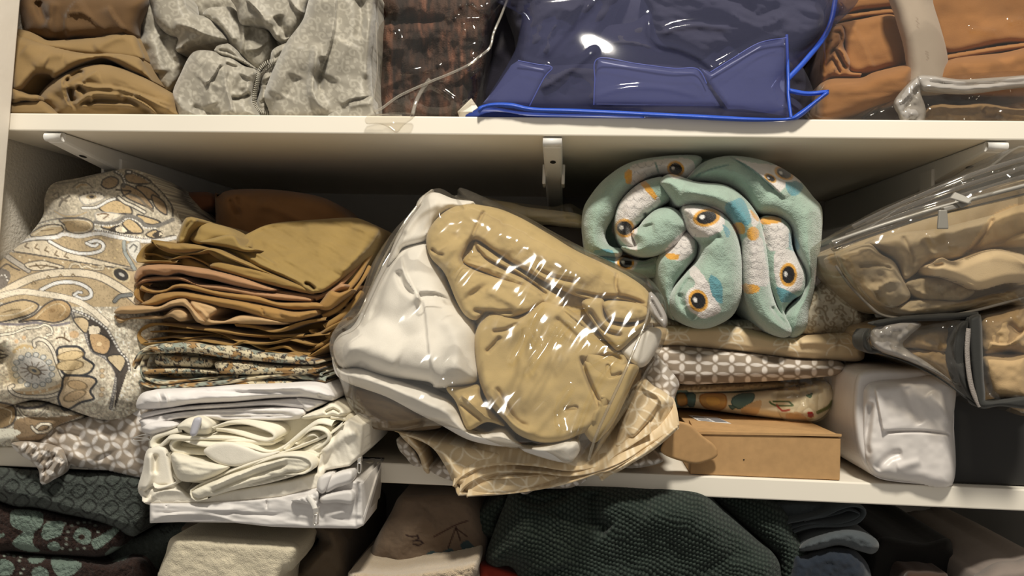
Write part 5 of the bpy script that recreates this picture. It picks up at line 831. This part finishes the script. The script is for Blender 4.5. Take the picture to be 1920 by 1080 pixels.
YOFF[0] = 0.08
o = build('damask_sham', [lobe('p: 1180,590 1300,600 1420,596 1500,560 1535,528 1570,520 1605,535 1630,575 1642,600 1622,625 1560,630 1440,632 1300,622 1180,612', 0.02, b=0.035, R=30, D=0.2, step=1.7, n=(0.006, 40), st=[('r', '1620,620 1600,570 1570,530', 10, 0.006), ('r', '1520,590 1570,570 1610,580', 8, -0.005)])], M_sateen, paint=damask((204, 196, 178), (158, 144, 122), 34, 9, 0, 3.0), **KL)
tag(o, 'taupe damask sham squeezed beneath the owl blanket', 'sham')
YOFF[0] = 0.075
def ringrow(px, py):
    p = Print(px, py, (212, 188, 150)); c = (232, 218, 192)
    for fx, fy in ((330, 195), (632, 200), (940, 222), (1240, 215), (30, 190)):
        for sx, sy in ((-1, -1), (1, -1), (-1, 1), (1, 1)):
            X = lambda a, b: (1160 + (fx + sx * a) / 3, 560 + (fy + sy * b) / 3)
            p.line([X(4, 4), X(20, 34), X(68, 38)], 2.4, c); p.line([X(4, 4), X(48, 8), X(68, 38)], 2.4, c)
        p.line([(1160 + (fx + 72 * math.cos(t)) / 3, 560 + (fy + 108 - 62 * math.sin(t)) / 3) for t in np.linspace(0.1, 3.04, 9)], 2.4, c)
    return p.c
o = build('ring_print_cover', [lobe('x: 190,165 350,150 600,145 900,205 1060,205 1240,192 1375,205 1385,300 1360,350 1200,350 1000,338 700,302 400,272 200,262', 0.0, b=0.024, R=16, D=0.24, step=1.8, n=(0.003, 60), st=[('l', 'x:200,160 600,120 760,110', 10, 0.004), ('r', 'x:1010,250 1100,240 1240,260', 10, 0.006)])], M_ring, paint=ringrow, **KL)
tag(o, 'folded beige cover with cream ring print below the owl blanket', 'cover')
o = build('petal_print_cover', [lobe('x: 190,275 300,262 420,270 700,300 1000,337 1240,350 1260,420 1100,445 900,462 600,475 350,480 250,430 180,330', -0.004, b=0.026, R=22, D=0.24, step=1.7, n=(0.003, 50)), lobe('x: 150,250 230,275 320,400 345,480 300,520 200,400', -0.012, b=0.012, R=10, D=0.08, step=1.7)], M_print, paint=petals((142, 128, 112), (222, 214, 206), 31, 2, 0.62, 0.34), **KL)
tag(o, 'folded taupe cover with white petal lattice above the floral one', 'cover')
YOFF[0] = 0.112
def floral(px, py):
    p = Print(px, py, (226, 214, 184)); k = lambda a, b: (1160 + a / 3, 560 + b / 3)
    for q in ('x: 300,520 380,515 400,590 330,610 290,590', 'x: 390,530 430,540 420,610 380,590', 'x: 640,560 690,535 760,535 750,580 690,620 640,600', 'x: 620,600 660,610 640,625'): p.fill(q, (98, 126, 122), (60, 88, 88), 1.4)
    for q in ('x: 460,545 540,530 600,545 600,610 540,630 470,600', 'x: 330,540 370,535 385,590 340,600'): p.fill(q, (206, 158, 92), (176, 118, 60), 1.6)
    p.fill('x: 490,560 550,555 570,590 510,600', (224, 172, 92)); p.fill('x: 690,620 800,570 780,650 720,660', (212, 180, 136)); p.fill('x: 940,650 1020,640 1060,690 960,690', (214, 180, 138))
    p.line('x:850,580 880,600 980,600 960,580 870,578', 3, (88, 108, 66)); p.line('x:890,600 920,630 960,625', 3, (170, 60, 52)); p.fill('x: 1060,640 1090,635 1095,665 1065,665', (176, 52, 48)); p.line('x:1120,640 1180,610 1200,580', 6, (112, 120, 62)); p.fill('x: 1050,545 1090,530 1080,560', (80, 104, 78)); return p.c
o = build('floral_cover', [lobe('x: 285,522 450,524 700,528 900,508 1040,492 1170,468 1215,540 1190,620 1140,670 1080,690 950,682 700,652 450,618 285,604', -0.006, b=0.024, R=18, D=0.20, step=1.6, tilt=(-0.014, 0), n=[(0.004, 40)], st=[('r', 'x:850,540 1000,530 1150,500', 6, -0.006)]),
    lobe('x: 300,488 600,478 900,466 1010,470 1000,500 900,508 600,524 300,526', -0.002, b=0.014, R=8, D=0.2, step=1.8, n=(0.006, 5))], M_print, paint=lambda px, py: np.where((py < 560 + 524 / 3 - 3)[:, None] & (px < 1500)[:, None], np.array([176, 152, 116.]), floral(px, py)), **KL)
tag(o, 'cream floral print cover in film on the cardboard box', 'cover')
tag(build('tan_roll', [lobe('x: 1180,600 1195,540 1240,420 1290,385 1340,392 1352,425 1320,500 1270,570 1205,640 1165,640', -0.004, b=0.014, R=14, D=0.16, step=2.4, n=(0.003, 14))], fabric('tan_canvas', (176, 140, 90), bump=0.4), **KL), 'tan canvas edge curving up beside the floral cover', 'cloth')
tag(build('cover_film', [lobe('x: 905,380 930,355 1010,330 1130,292 1240,285 1345,385 1335,430 1290,530 1200,635 1100,700 950,696 880,600 915,480', -0.03, b=0.016, R=18, D=0.02, step=2.6, n=[(0.010, 30), (0.004, 10)])], M_clear2, **KL), 'crinkled clear film over the floral cover end', 'film')
YOFF[0] = 0.0
tag(build('brown_parcel', [lobe('x: 1150,700 1200,620 1320,560 1400,560 1400,880 1270,850 1150,820', 0.13, b=0.04, R=26, D=0.16, step=3, n=(0.006, 30))], fabric('parcel_brown', (150, 122, 90), rough=0.5, spec=0.5), **KL), 'brown bagged parcel behind the gap beside the white pack', 'parcel')

# cardboard mailer box
M_card = paintmat('kraft_card', (184, 146, 100), rough=0.8, bump=0.15, bscale=300, var=0.10, vscale=120, dist=0.0004)
M_cardd = paintmat('kraft_card_edge', (196, 156, 108), rough=0.85, bump=0.1)
def on_z(px, py, z):
    d = P1(px, py, 0.0) - CAMP; return CAMP + d * (z / d[2])
YF = 0.004; f_tl, f_tr, f_br, f_bl = P1(1296, 814, YF), P1(1577, 819, YF), P1(1577, 901, YF), P1(1296, 889, YF)
zt = (f_tl[2] + f_tr[2]) / 2; zb = Z_LT + 0.0006
b_tr = on_z(1512, 793, zt); b_tl = on_z(1258, 764, zt)
c8 = [np.array([*p[:2], z]) for p, z in ((f_tl, zt), (f_tr, zt), (f_tr, zb), (f_tl, zb), (b_tl, zt), (b_tr, zt), (b_tr, zb), (b_tl, zb))]
root = empty('cardboard_box', (c8[2] + c8[7]) / 2, 'brown cardboard mailer box with an open side flap', 'box')
build('box_body', hexa(c8), M_card, root, smooth=False, bevel=0.001)
lip = [on_z(1160 + 395 / 3, 560 + 694 / 3, zt + 0.004), on_z(1160 + 1246 / 3, 560 + 774 / 3, zt + 0.0015), f_tr + [0, -0.0015, 0.0005], f_tl + [0.004, -0.0015, 0.0005]]
q = np.array(lip); build('lid_edge', hexa(np.concatenate([q, q + np.array([0, 0.0, 0.0025])])[[4, 5, 6, 7, 0, 1, 2, 3]]), M_card, root, smooth=False)
q = np.array([c8[4], c8[5], c8[1], c8[0]]) + np.array([0, 0, 0.0008]); build('lid', hexa(np.concatenate([q + np.array([0, 0, 0.0022]), q])), M_card, root, smooth=False, bevel=0.0006)
build('side_flap', lobe('x: 330,690 400,706 440,742 480,778 530,815 556,850 558,878 535,900 495,916 430,930 345,912 268,884 236,852 262,790 300,720', -0.014, b=0.002, R=4, D=0.003, step=2.4, sm=True, tilt=(0.012, 0.006)), M_card, root)
q = np.array([on_z(1160 + a / 3, 560 + b / 3, zt + 0.0034) for a, b in ((392, 657), (552, 668), (634, 705), (470, 700))])
lb = build('shipping_label', hexa(np.concatenate([q + np.array([0, 0, 0.0004]), q])), paintmat('label_paper', (226, 224, 222), rough=0.6), root, smooth=False)
def on_label(u0, u1, v0, v1):
    f = lambda u, v: (q[0] * (1 - u) + q[1] * u) * (1 - v) + (q[3] * (1 - u) + q[2] * u) * v + np.array([0, 0, 0.0006]); w = np.array([f(u0, v0), f(u1, v0), f(u1, v1), f(u0, v1)]); return hexa(np.concatenate([w + np.array([0, 0, 0.0002]), w]))
build('printed_block', [on_label(0.08, 0.45, a, a + 0.07) for a in (0.15, 0.35, 0.55, 0.72)] + [on_label(0.55, 0.95, 0.25, 0.8)], paintmat('label_ink', (130, 130, 134)), lb, smooth=False)
l = Lobe(); q = [P1(1393.5, 861, YF - 0.0006), P1(1396, 861, YF - 0.0006), P1(1396, 863, YF - 0.0006), P1(1393.5, 863, YF - 0.0006)]; build('pin_hole', hexa(np.concatenate([np.array(q), np.array(q) + [0, 0.0004, 0]])), M_dark, root, smooth=False)

# white quilted pack
root = empty('white_pack', P1(1700, 905, 0.05), 'white vinyl pillow pack standing beside the black box', 'pack')
M_vin = fabric('white_vinyl', (226, 220, 216), rough=0.38, spec=0.5, sheen=0, bump=0.02, wr=0.12, wrs=16)
build('pack_body', [lobe('y: 214,520 226,410 260,366 350,350 480,352 620,356 722,390 724,600 716,942 500,930 345,906 285,868 240,780 216,640', 0.012, b=0.014, R=12, D=0.24, step=2.4, st=[])], M_vin, root, **KL)
build('front_panel', [lobe('y: 262,500 278,440 330,415 460,404 716,398 720,650 714,944 500,928 345,902 290,850 268,740', 0.002, b=0.018, R=26, D=0.02, step=2, n=[(0.002, 40)], st=[('r', 'y:300,520 295,600 275,740 300,800', 6, -0.008), ('l', 'y:370,690 345,560 322,440', 26, 0.006), ('r', 'y:480,440 520,560 560,640', 10, -0.004), ('r', 'y:360,676 560,672 716,690', 2.2, -0.006), ('r', 'y:430,860 500,840 560,820', 8, 0.002), ('r', 'y:600,470 660,560 710,640', 10, 0.004), ('r', 'y:330,870 400,800 470,780', 8, -0.004)])], M_vin, root, **KL)
build('piping', [tube('y:714,400 480,396 340,410 285,440 264,510 262,620 272,750 295,850 345,905 500,930 712,944', 0.002, 1.6, nseg=6), tube('y:718,398 722,600 714,944', 0.004, 1.6, nseg=6)], M_vin, root)
tag(build('black_box', slab('p: 1786,688 1990,684 1990,928 1784,907', [0.012, 0.012, 0.012, 0.012], 0.26), paintmat('black_card', (40, 39, 38), rough=0.6, bump=0.05), smooth=False, bevel=0.002, **KL), 'plain black box at the right end of the lower shelf', 'box')

YOFF[0] = -0.03
# clear vinyl zip case with beige sheets (upper of the two)
M_case = plastic('clear_vinyl', tint=(246, 244, 240), haze=0.03, rough=0.08, gain=1.2, wr=0.05, wrs=9, wdist=0.02, ridged=False)
M_band = plastic('smoky_vinyl', tint=(222, 218, 212), haze=0.16, hcol=(172, 166, 156), rough=0.10, gain=1.6, wr=0.2, wrs=20)
M_rib = plastic('vinyl_rib', tint=(236, 232, 226), haze=0.06, rough=0.06, gain=2.2, wr=0.0, ridged=False)
M_grey = paintmat('grey_zip', (150, 146, 138), rough=0.45, metal=0.2, bump=0.05)
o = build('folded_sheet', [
    lobe('z: 150,640 180,600 500,470 800,380 1320,200 1320,900 900,960 500,990 330,900 200,760', 0.03, b=0.01, R=30, D=0.2, step=3),
    lobe('z: 560,780 700,690 900,650 1080,590 1320,560 1320,330 1090,390 760,470 520,500 350,560 500,660', 0.01, b=0.02, R=24, D=0.05, step=2.4, n=(0.008, 40), st=[('r', 'z:1095,390 1040,500 900,660', 4, -0.008), ('r', 'z:540,510 600,650 570,760', 6, -0.006), ('r', 'z:660,520 750,640', 8, 0.006), ('r', 'z:900,640 1100,560 1300,480', 5, -0.006)]),
    lobe('z: 160,650 200,610 350,560 420,620 500,670 555,770 600,870 520,940 430,930 330,880 230,780', 0.008, b=0.026, R=24, D=0.05, step=2.4, n=(0.008, 30), st=[('r', 'z:280,700 400,690 500,720', 4, -0.006), ('l', 'z:400,820 480,780 560,790', 8, 0.007), ('r', 'z:400,840 420,920', 6, -0.008)]),
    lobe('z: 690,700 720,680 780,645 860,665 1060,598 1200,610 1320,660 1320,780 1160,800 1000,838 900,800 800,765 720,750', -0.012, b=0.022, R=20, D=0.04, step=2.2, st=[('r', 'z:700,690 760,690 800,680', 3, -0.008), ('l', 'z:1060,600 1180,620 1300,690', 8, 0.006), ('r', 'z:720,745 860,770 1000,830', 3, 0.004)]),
    lobe('z: 560,800 700,760 800,770 900,810 980,845 900,900 760,900 640,890', 0.004, b=0.012, R=14, D=0.04, step=2.4, n=(0.008, 14)), lobe('z: 520,940 640,890 900,900 1100,860 1320,800 1320,900 900,960 700,985 560,985', 0.008, b=0.016, R=12, D=0.05, step=2.4, n=(0.006, 26, 10, -10))], fabric('sand_cotton', None), paint=lambda px, py: Print(px, py, (172, 154, 124)).fill('z: 690,700 720,680 780,645 860,665 1060,598 1200,610 1320,660 1320,780 1160,800 1000,838 900,800 800,765 720,750', (236, 210, 168)).fill('z: 1090,390 1320,330 1320,560 1080,590 920,650', (196, 170, 128)).c)  # flap painted paler: the light falling on it is put into the colour
tag(o, 'sand beige sheet folded in the clear zip case', 'sheet')
root = empty('zip_case', P1(1780, 590, 0.03), 'clear vinyl zip case holding the sand beige sheet', 'case')
build('case_shell', [lobe('z: 128,580 140,545 260,462 420,375 560,300 760,215 1000,115 1320,20 1320,860 1100,905 900,962 700,992 540,1000 420,975 330,905 230,800 160,690', -0.010, b=0.045, R=60, D=0.10, step=3, n=(0.006, 60), st=[('r', 'z:690,270 860,190 1000,140', 7, 0.008), ('r', 'z:420,375 640,290 900,200', 6, 0.006), ('r', 'z:500,330 760,250 1200,100', 5, -0.006), ('r', 'z:700,500 740,580', 6, 0.006), ('r', 'z:820,580 880,570', 5, 0.005), ('r', 'z:600,960 850,930 1150,850', 7, 0.007)])], M_case, root)
build('gusset_band', [lobe('z: 120,575 130,540 400,440 700,340 960,270 1320,180 1320,260 960,350 740,400 520,470 300,545 140,610', -0.030, b=0.010, R=12, D=0.004, step=2.6, st=[('r', 'z:130,580 520,450 960,330 1320,240', 3, -0.004)])], M_band, root)
build('zipper', [tube('z:128,555 400,462 700,368 880,318 1320,205', [-0.034, -0.044, -0.05, -0.052, -0.056], 3.6, nseg=8), tube('z:140,590 400,500 700,405 1320,255', [-0.03, -0.04, -0.046, -0.05], 1.6, nseg=6)], M_grey, root)
for s_ in ('z:250,462 500,342 760,232 1000,138 1330,40', 'z:330,440 560,348 860,238 1330,88', 'z:210,515 500,405 800,308 1330,145'):
    build('vinyl_rib', tube(s_, [-0.018, -0.03, -0.04, -0.046, -0.05] if s_.count(' ') == 4 else [-0.022, -0.034, -0.044, -0.05], 4.0, nseg=10), M_rib, root)
zs = build('zipper_slider', [slab('z: 868,318 940,296 965,318 900,352', -0.062, 0.008), slab('z: 790,345 880,322 885,350 800,372', -0.06, 0.006)], M_grey, root, smooth=False, bevel=0.001)
build('pull_tab', slab('z: 766,360 816,360 825,474 758,474', -0.066, 0.003), M_grey, zs, smooth=False, bevel=0.001); build('pull_tab', slab('z: 862,252 968,296 942,326 830,292', [-0.062, -0.068, -0.068, -0.062], 0.003), M_grey, zs, smooth=False, bevel=0.001)
M_blk = fabric('black_binding', (52, 52, 50), rough=0.7)
build('binding', [tube('z:150,690 230,805 330,912 420,985 560,1008 760,1000 960,965 1320,870', [0.0, -0.004, -0.006, -0.01, -0.012, -0.014, -0.016, -0.018], 2.6, nseg=6)], paintmat('clear_cord', (120, 114, 106), rough=0.25), root)
YOFF[0] = -0.015
# lower zip case with black binding
o = build('folded_sheet', [
    lobe('y: 300,190 330,140 480,112 720,110 820,100 1000,60 1110,40 1110,540 960,520 800,500 600,350 470,310 330,270', 0.02, b=0.01, R=24, D=0.2, step=3),
    lobe('y: 860,110 960,70 1110,45 1110,285 1000,270 870,285', -0.012, b=0.026, R=22, D=0.05, step=2.4, n=(0.006, 30), st=[('l', 'y:900,220 1000,230 1090,160', 8, 0.006), ('r', 'y:1000,120 1060,170 1090,150', 5, -0.006)]), lobe('y: 865,290 1000,280 1110,290 1110,500 970,512 900,470', -0.016, b=0.026, R=26, D=0.05, step=2.4, n=(0.005, 40)),
    lobe('y: 470,240 520,180 640,150 740,160 740,270 620,270 540,255', -0.004, b=0.016, R=12, D=0.05, step=2.4, n=(0.006, 20)), lobe('y: 480,300 520,258 740,275 740,420 640,350', -0.004, b=0.014, R=12, D=0.05, step=2.4, n=(0.004, 30))], fabric('wheat_cotton', (184, 156, 116), wr=0.12))
tag(o, 'wheat coloured sheet in the black-bound zip case', 'sheet')
root = empty('zip_case', P1(1790, 765, 0.02), 'clear zip case with black binding above the black box', 'case')
build('case_shell', [lobe('y: 262,200 300,140 480,98 720,80 850,70 1000,40 1110,20 1110,560 960,540 880,555 780,480 700,440 600,370 480,320 340,280 290,260', -0.014, b=0.024, R=30, D=0.10, step=3, n=[(0.008, 40)], st=[('r', 'y:380,240 480,260 640,340 720,430', 6, 0.008), ('r', 'y:1030,80 1090,130', 6, 0.006), ('r', 'y:900,490 960,520', 6, 0.006)])], M_case, root)
build('side_gusset', [lobe('y: 300,200 330,140 480,112 560,130 500,190 470,240 600,330 730,430 620,370 480,310 340,260', -0.026, b=0.010, R=12, D=0.004, step=2.6, n=(0.008, 24))], M_milk, root)
build('binding', [lobe('y: 800,118 812,92 850,78 866,110 872,300 884,480 905,520 1110,495 1110,556 960,545 870,556 838,520 812,330', -0.040, b=0.008, R=7, D=0.02, step=2.4), lobe('y: 728,200 745,140 775,112 800,112 786,250 792,380 830,520 780,470 735,370 720,280', -0.034, b=0.008, R=7, D=0.02, step=2.4), lobe('y: 320,118 480,88 720,72 850,66 850,92 700,110 480,118 340,140', -0.030, b=0.006, R=5, D=0.02, step=2.4), lobe('y: 260,190 285,150 305,150 300,220 330,250 365,270 300,278 264,250', -0.02, b=0.008, R=6, D=0.03, step=2.4), tube('y:300,260 480,318 640,395 760,480 850,548', [-0.02, -0.024, -0.03, -0.036, -0.04], 1.6, nseg=6)], M_blk, root)
build('zipper', [tube('y:800,150 792,260 802,380 822,470 858,545', [-0.046] * 5, 4.2, nseg=8, flat=0.5)], paintmat('pale_zip', (156, 148, 142), rough=0.5, bump=0.8, bscale=900), root)
YOFF[0] = 0.0
# ------------------------------------------------------------------ below the lower shelf: towels
KB = dict(zmin=Z_BOT, clampx=True)
def knitp(px, py):
    p = Print(px, py, (74, 80, 76)); p.c *= (1 + 0.25 * fbm(px / 3, py / 2, 3, 2))[:, None]
    x, y = rot(px, py, 18)
    for i in range(-1, 10):
        for j in range(-1, 5):
            cx = i * 42 + (21 if j % 2 else 0); cy = 872 + j * 27 - 18; X0, Y0 = rot(np.array([cx]), np.array([cy]), -4); X0, Y0 = X0[0], Y0[0]
            p.line([(X0 - 15, Y0 + 2), (X0 + 2, Y0 - 13), (X0 + 16, Y0 - 1), (X0 - 1, Y0 + 14), (X0 - 15, Y0 + 2)], 2.6, (38, 40, 38))
    return p.c
M_terry = fabric('terry', None, rough=1.0, sheen=0.08, spec=0.1, bump=0.9, bscale=520, fuzz=0.002, var=0.12, vscale=80)
o = build('knit_towel', [lobe('d: -90,290 200,305 600,325 1000,345 1050,480 1062,600 1040,720 980,790 900,775 760,705 600,660 450,630 250,585 100,575 -90,480', 0.012, b=0.03, R=26, D=0.22, step=2.2, tilt=(0, 0.0), n=[(0.002, 4), (0.008, 60)], st=[('r', 'd:-40,420 300,520 700,640 950,740', 10, 0.006)]), lobe('d: 800,700 980,780 1150,720 1300,700 1400,720 1250,900 1150,1090 1100,1500 600,1500 760,1000', 0.05, b=0.02, R=30, D=0.18, step=3.5)], M_terry, paint=knitp, **KB)
tag(o, 'grey green towel with a diamond weave under the shelf at left', 'towel')
def brownteal(px, py):
    p = Print(px, py, (54, 41, 37)); T = (118, 134, 124); p.c *= (1 + 0.3 * fbm(px / 3, py / 2, 3, 2))[:, None]
    for q in ('d: 70,650 110,600 300,620 300,720 250,760 240,850 290,900 180,900 90,850 130,790 170,760 90,720', 'd: 310,730 340,690 460,690 440,780 400,800 330,820 300,790', 'd: 530,800 560,740 620,730 660,770 650,840 590,850', 'd: 340,860 390,830 430,850 430,890 380,900', 'd: 660,830 720,790 860,710 870,740 760,850 690,890', 'd: -40,980 40,960 100,1000 90,1060 30,1080 -40,1060', 'd: 200,960 260,930 330,940 300,980 230,990', 'd: 370,950 480,950 590,990 540,1060 460,1090 400,1060', 'd: 230,1040 290,1010 350,1050 330,1110 250,1110', 'd: 760,920 820,870 900,870 950,900 900,960 800,970', 'd: -40,790 30,770 40,790 -40,810'): p.fill(q, T)
    p.ell(153, 1007, 6, 5, (60, 40, 34))
    rng = np.random.RandomState(2)
    for a, b in ((470, 700), (520, 715), (565, 695), (610, 690), (650, 690), (690, 715), (490, 760), (480, 810), (480, 850), (510, 890), (560, 885), (610, 880), (350, 690), (450, 880), (710, 760), (60, 920), (100, 935), (150, 940), (140, 970), (170, 1030), (150, 1060), (30, 930)): p.ell(a / 3.856, 800 + b / 3.856, 3.2, 2.4, (150, 160, 148))
    return p.c
G2 = 'brown and aqua jacquard towels'
o = build('jacquard_towel', [lobe('d: -90,540 80,585 300,600 480,650 700,690 860,705 905,770 890,850 800,920 700,945 550,935 320,925 100,905 -90,905', 0.02, b=0.03, R=22, D=0.2, step=2, n=[(0.0025, 4), (0.006, 50)])], M_terry, paint=brownteal, **KB); tag(o, 'brown and aqua flowered towel directly under the diamond-weave towel', 'towel', G2)
o = build('jacquard_towel', [lobe('d: -90,900 100,912 320,932 550,945 680,960 800,975 960,930 1080,1000 1120,1300 1120,1620 -90,1620', 0.025, b=0.03, R=20, D=0.2, step=2.2, n=[(0.0025, 4), (0.006, 50)])], M_terry, paint=brownteal, **KB); tag(o, 'brown and aqua flowered towel lowest at the left bottom edge', 'towel', G2)
tag(build('cream_towel', [lobe('e: 105,700 115,630 150,540 190,440 330,425 600,445 880,470 900,560 870,620 820,660 800,800 800,1150 100,1150', -0.035, b=0.03, R=22, D=0.06, step=3, n=[(0.0015, 4), (0.006, 60)]), ], fabric('cream_terry', (212, 202, 178), rough=1, sheen=0.1, bump=0.7, fuzz=0.001), **KB), 'cream folded towel below the white stack', 'towel')
tag(build('taupe_towel', [lobe('e: 280,430 350,340 1010,340 1150,420 1180,560 1160,1150 820,1150 830,650 900,560 980,430', 0.05, b=0.03, R=30, D=0.2, step=3.5, n=(0.008, 40), st=[('r', 'e:880,650 960,540 1080,450', 8, -0.008), ('r', 'e:940,650 1060,500', 6, 0.006)])], fabric('taupe_terry', (112, 97, 80), rough=1, bump=0.6), **KB), 'taupe towel tucked behind the cream towel', 'towel')
def embp(px, py):
    p = Print(px, py, (112, 96, 82)); E = lambda a, b: (260 + a / 3, 860 + b / 3)
    p.line('e:1505,430 1540,440 1570,432 1575,450 1545,465 1580,460 1600,475 1575,488 1545,480', 2.2, (40, 26, 26)); p.line('e:1660,440 1780,375 1850,350', 2, (58, 34, 30)); p.line('e:1785,385 1760,450 1740,505', 2, (50, 32, 28)); p.line('e:1785,390 1810,460', 2, (50, 32, 28)); p.line('e:1790,395 1850,440', 1.6, (50, 32, 28))
    p.fill('e: 1620,545 1640,520 1700,525 1760,505 1800,550 1840,580 1740,578 1680,570', (58, 76, 80)); p.fill('e: 1810,480 1850,460 1890,500 1860,535 1820,510', (56, 72, 76)); return p.c
tag(build('embroidered_towel', [lobe('e: 1190,650 1280,560 1340,440 1420,300 1470,210 1560,205 1780,200 1900,260 1960,420 1940,600 1900,700 1900,1150 1180,1150', 0.035, b=0.02, R=26, D=0.2, step=2.2, n=[(0.008, 60), (0.001, 5)], st=[('r', 'e:1440,600 1540,400 1640,300', 20, 0.006)])], fabric('embroidered_terry', None, rough=1, bump=0.5), paint=embp, **KB), 'taupe towel embroidered with dark blue flowers', 'towel')
tag(build('cream_hand_towel', [lobe('e: 1175,680 1190,640 1240,630 1440,640 1640,620 1820,590 1900,575 1905,640 1890,700 1890,1150 1170,1150', -0.03, b=0.02, R=12, D=0.1, step=2.6, n=[(0.003, 5)])], fabric('cream_plush', (206, 186, 158), rough=1, sheen=0.5, bump=0.9, fuzz=0.002), **KB), 'cream plush hand towel at the bottom edge beneath the embroidered towel', 'towel')
tag(build('red_cloth', [lobe('f: 110,640 140,590 200,600 350,650 420,700 420,1100 110,1100', 0.02, b=0.01, R=10, D=0.1, step=3)], fabric('red_cotton', (150, 52, 38)), **KB), 'red cloth beneath the dark green knitted blanket', 'cloth')
def stitch(px, py):
    a, b = rot(px, py, 22); w = 1.6 * fbm(px / 40, py / 40, 2, 2); return np.abs(np.sin(a * 0.42 + w + 1.57 * (np.floor((b + 6 * w) / 8.5) % 2))) * np.abs(np.sin((b + 6 * w) * 3.1416 / 8.5))
STC = lambda px, py: 0.0028 * stitch(px, py)
def knitg(px, py):
    t = stitch(px, py)[:, None]
    return np.array([32, 40, 37.]) * (1 - t) + np.array([70, 80, 73.]) * t
o = build('knitted_blanket', [
    lobe('f: 40,380 120,280 220,210 300,150 660,130 1500,150 1860,200 1900,420 1960,700 1960,1200 300,1200 120,560', 0.08, b=0.02, R=40, D=0.3, step=4),
    lobe('f: 60,440 80,340 150,260 260,200 280,260 230,340 210,430 120,450', 0.04, b=0.02, R=16, D=0.1, step=2.2, n=(0.002, 4)), lobe('f: 150,560 190,430 240,300 300,180 420,150 700,140 1000,150 1350,180 1500,300 1700,480 1790,560 1820,700 1860,1200 420,1200 330,660 200,610', 0.02, b=0.05, R=60, D=0.2, step=1.9, n=[STC, (0.012, 80)], st=[('r', 'f:740,180 760,320 840,420', 16, -0.014), ('r', 'f:340,200 460,245 620,190', 9, -0.010), ('l', 'f:380,180 480,215 640,160', 8, 0.005), ('r', 'f:520,300 480,460 500,640', 40, 0.008), ('r', 'f:1050,260 1300,380 1450,600', 40, 0.008)]),
    lobe('f: 1400,180 1600,190 1800,260 1900,420 1980,600 1990,1200 1800,1200 1800,620 1740,500 1560,340', 0.05, b=0.03, R=30, D=0.2, step=2, n=[STC])], M_terry, paint=knitg, **KB)
tag(o, 'dark green knitted blanket under the lower shelf', 'blanket')
M_slate = fabric('slate_terry', (74, 80, 84), rough=1, bump=0.7)
tag(build('slate_towel', [lobe('g: 100,320 680,310 780,320 815,360 790,420 700,460 560,490 330,525 100,520', 0.06, b=0.01, R=12, D=0.2, step=2.4, n=(0.002, 6)), ribbon('g:280,450 400,435 540,400 640,340 720,315 790,330 805,370 750,430 640,460 480,480 330,520', 0.03, 0.2, 5), ribbon('g:300,490 480,455 620,440 740,400 770,370 700,345 640,370 540,410 400,440', 0.034, 0.2, 4),
    lobe('g: 360,640 420,560 650,490 800,500 900,560 915,620 870,660 780,640 640,600 500,630', 0.03, b=0.025, R=16, D=0.2, step=2.6, n=(0.003, 8))], M_slate, **KB), 'slate grey folded towel right of the knitted blanket', 'towel')
tag(build('navy_towel', [lobe('g: 300,700 410,660 560,615 720,620 800,680 850,760 870,900 870,1300 300,1300', 0.04, b=0.03, R=26, D=0.2, step=3, n=(0.003, 8))], fabric('navy_terry', (40, 47, 58), rough=1, bump=0.7), **KB), 'navy blue towel below the slate towel', 'towel')
tag(build('black_bag', [lobe('g: 840,700 900,560 980,540 1100,565 1240,580 1390,550 1430,620 1470,750 1480,1300 840,1300', 0.10, b=0.02, R=18, D=0.2, step=4)], fabric('black_nylon', (24, 22, 21), rough=0.8), **KB), 'black soft bag in the dark lower right corner', 'bag')
tag(build('brown_towel', [lobe('g: 1080,830 1200,780 1330,790 1400,840 1400,1300 1080,1300', 0.05, b=0.02, R=16, D=0.1, step=4)], fabric('brown_terry', (70, 52, 42), rough=1), **KB), 'dark brown towel at the bottom edge before the black bag', 'towel')
tag(build('grey_pillow', [lobe('g: 1560,860 1620,780 1720,720 1850,705 2050,710 2050,1300 1560,1300', 0.03, b=0.04, R=30, D=0.2, step=3.5)], fabric('grey_satin', (140, 128, 120)), **KB), 'grey taupe rounded pillow in the bottom right corner', 'pillow')
for o in SC.objects:
    if '_o' in o: del o['_o']
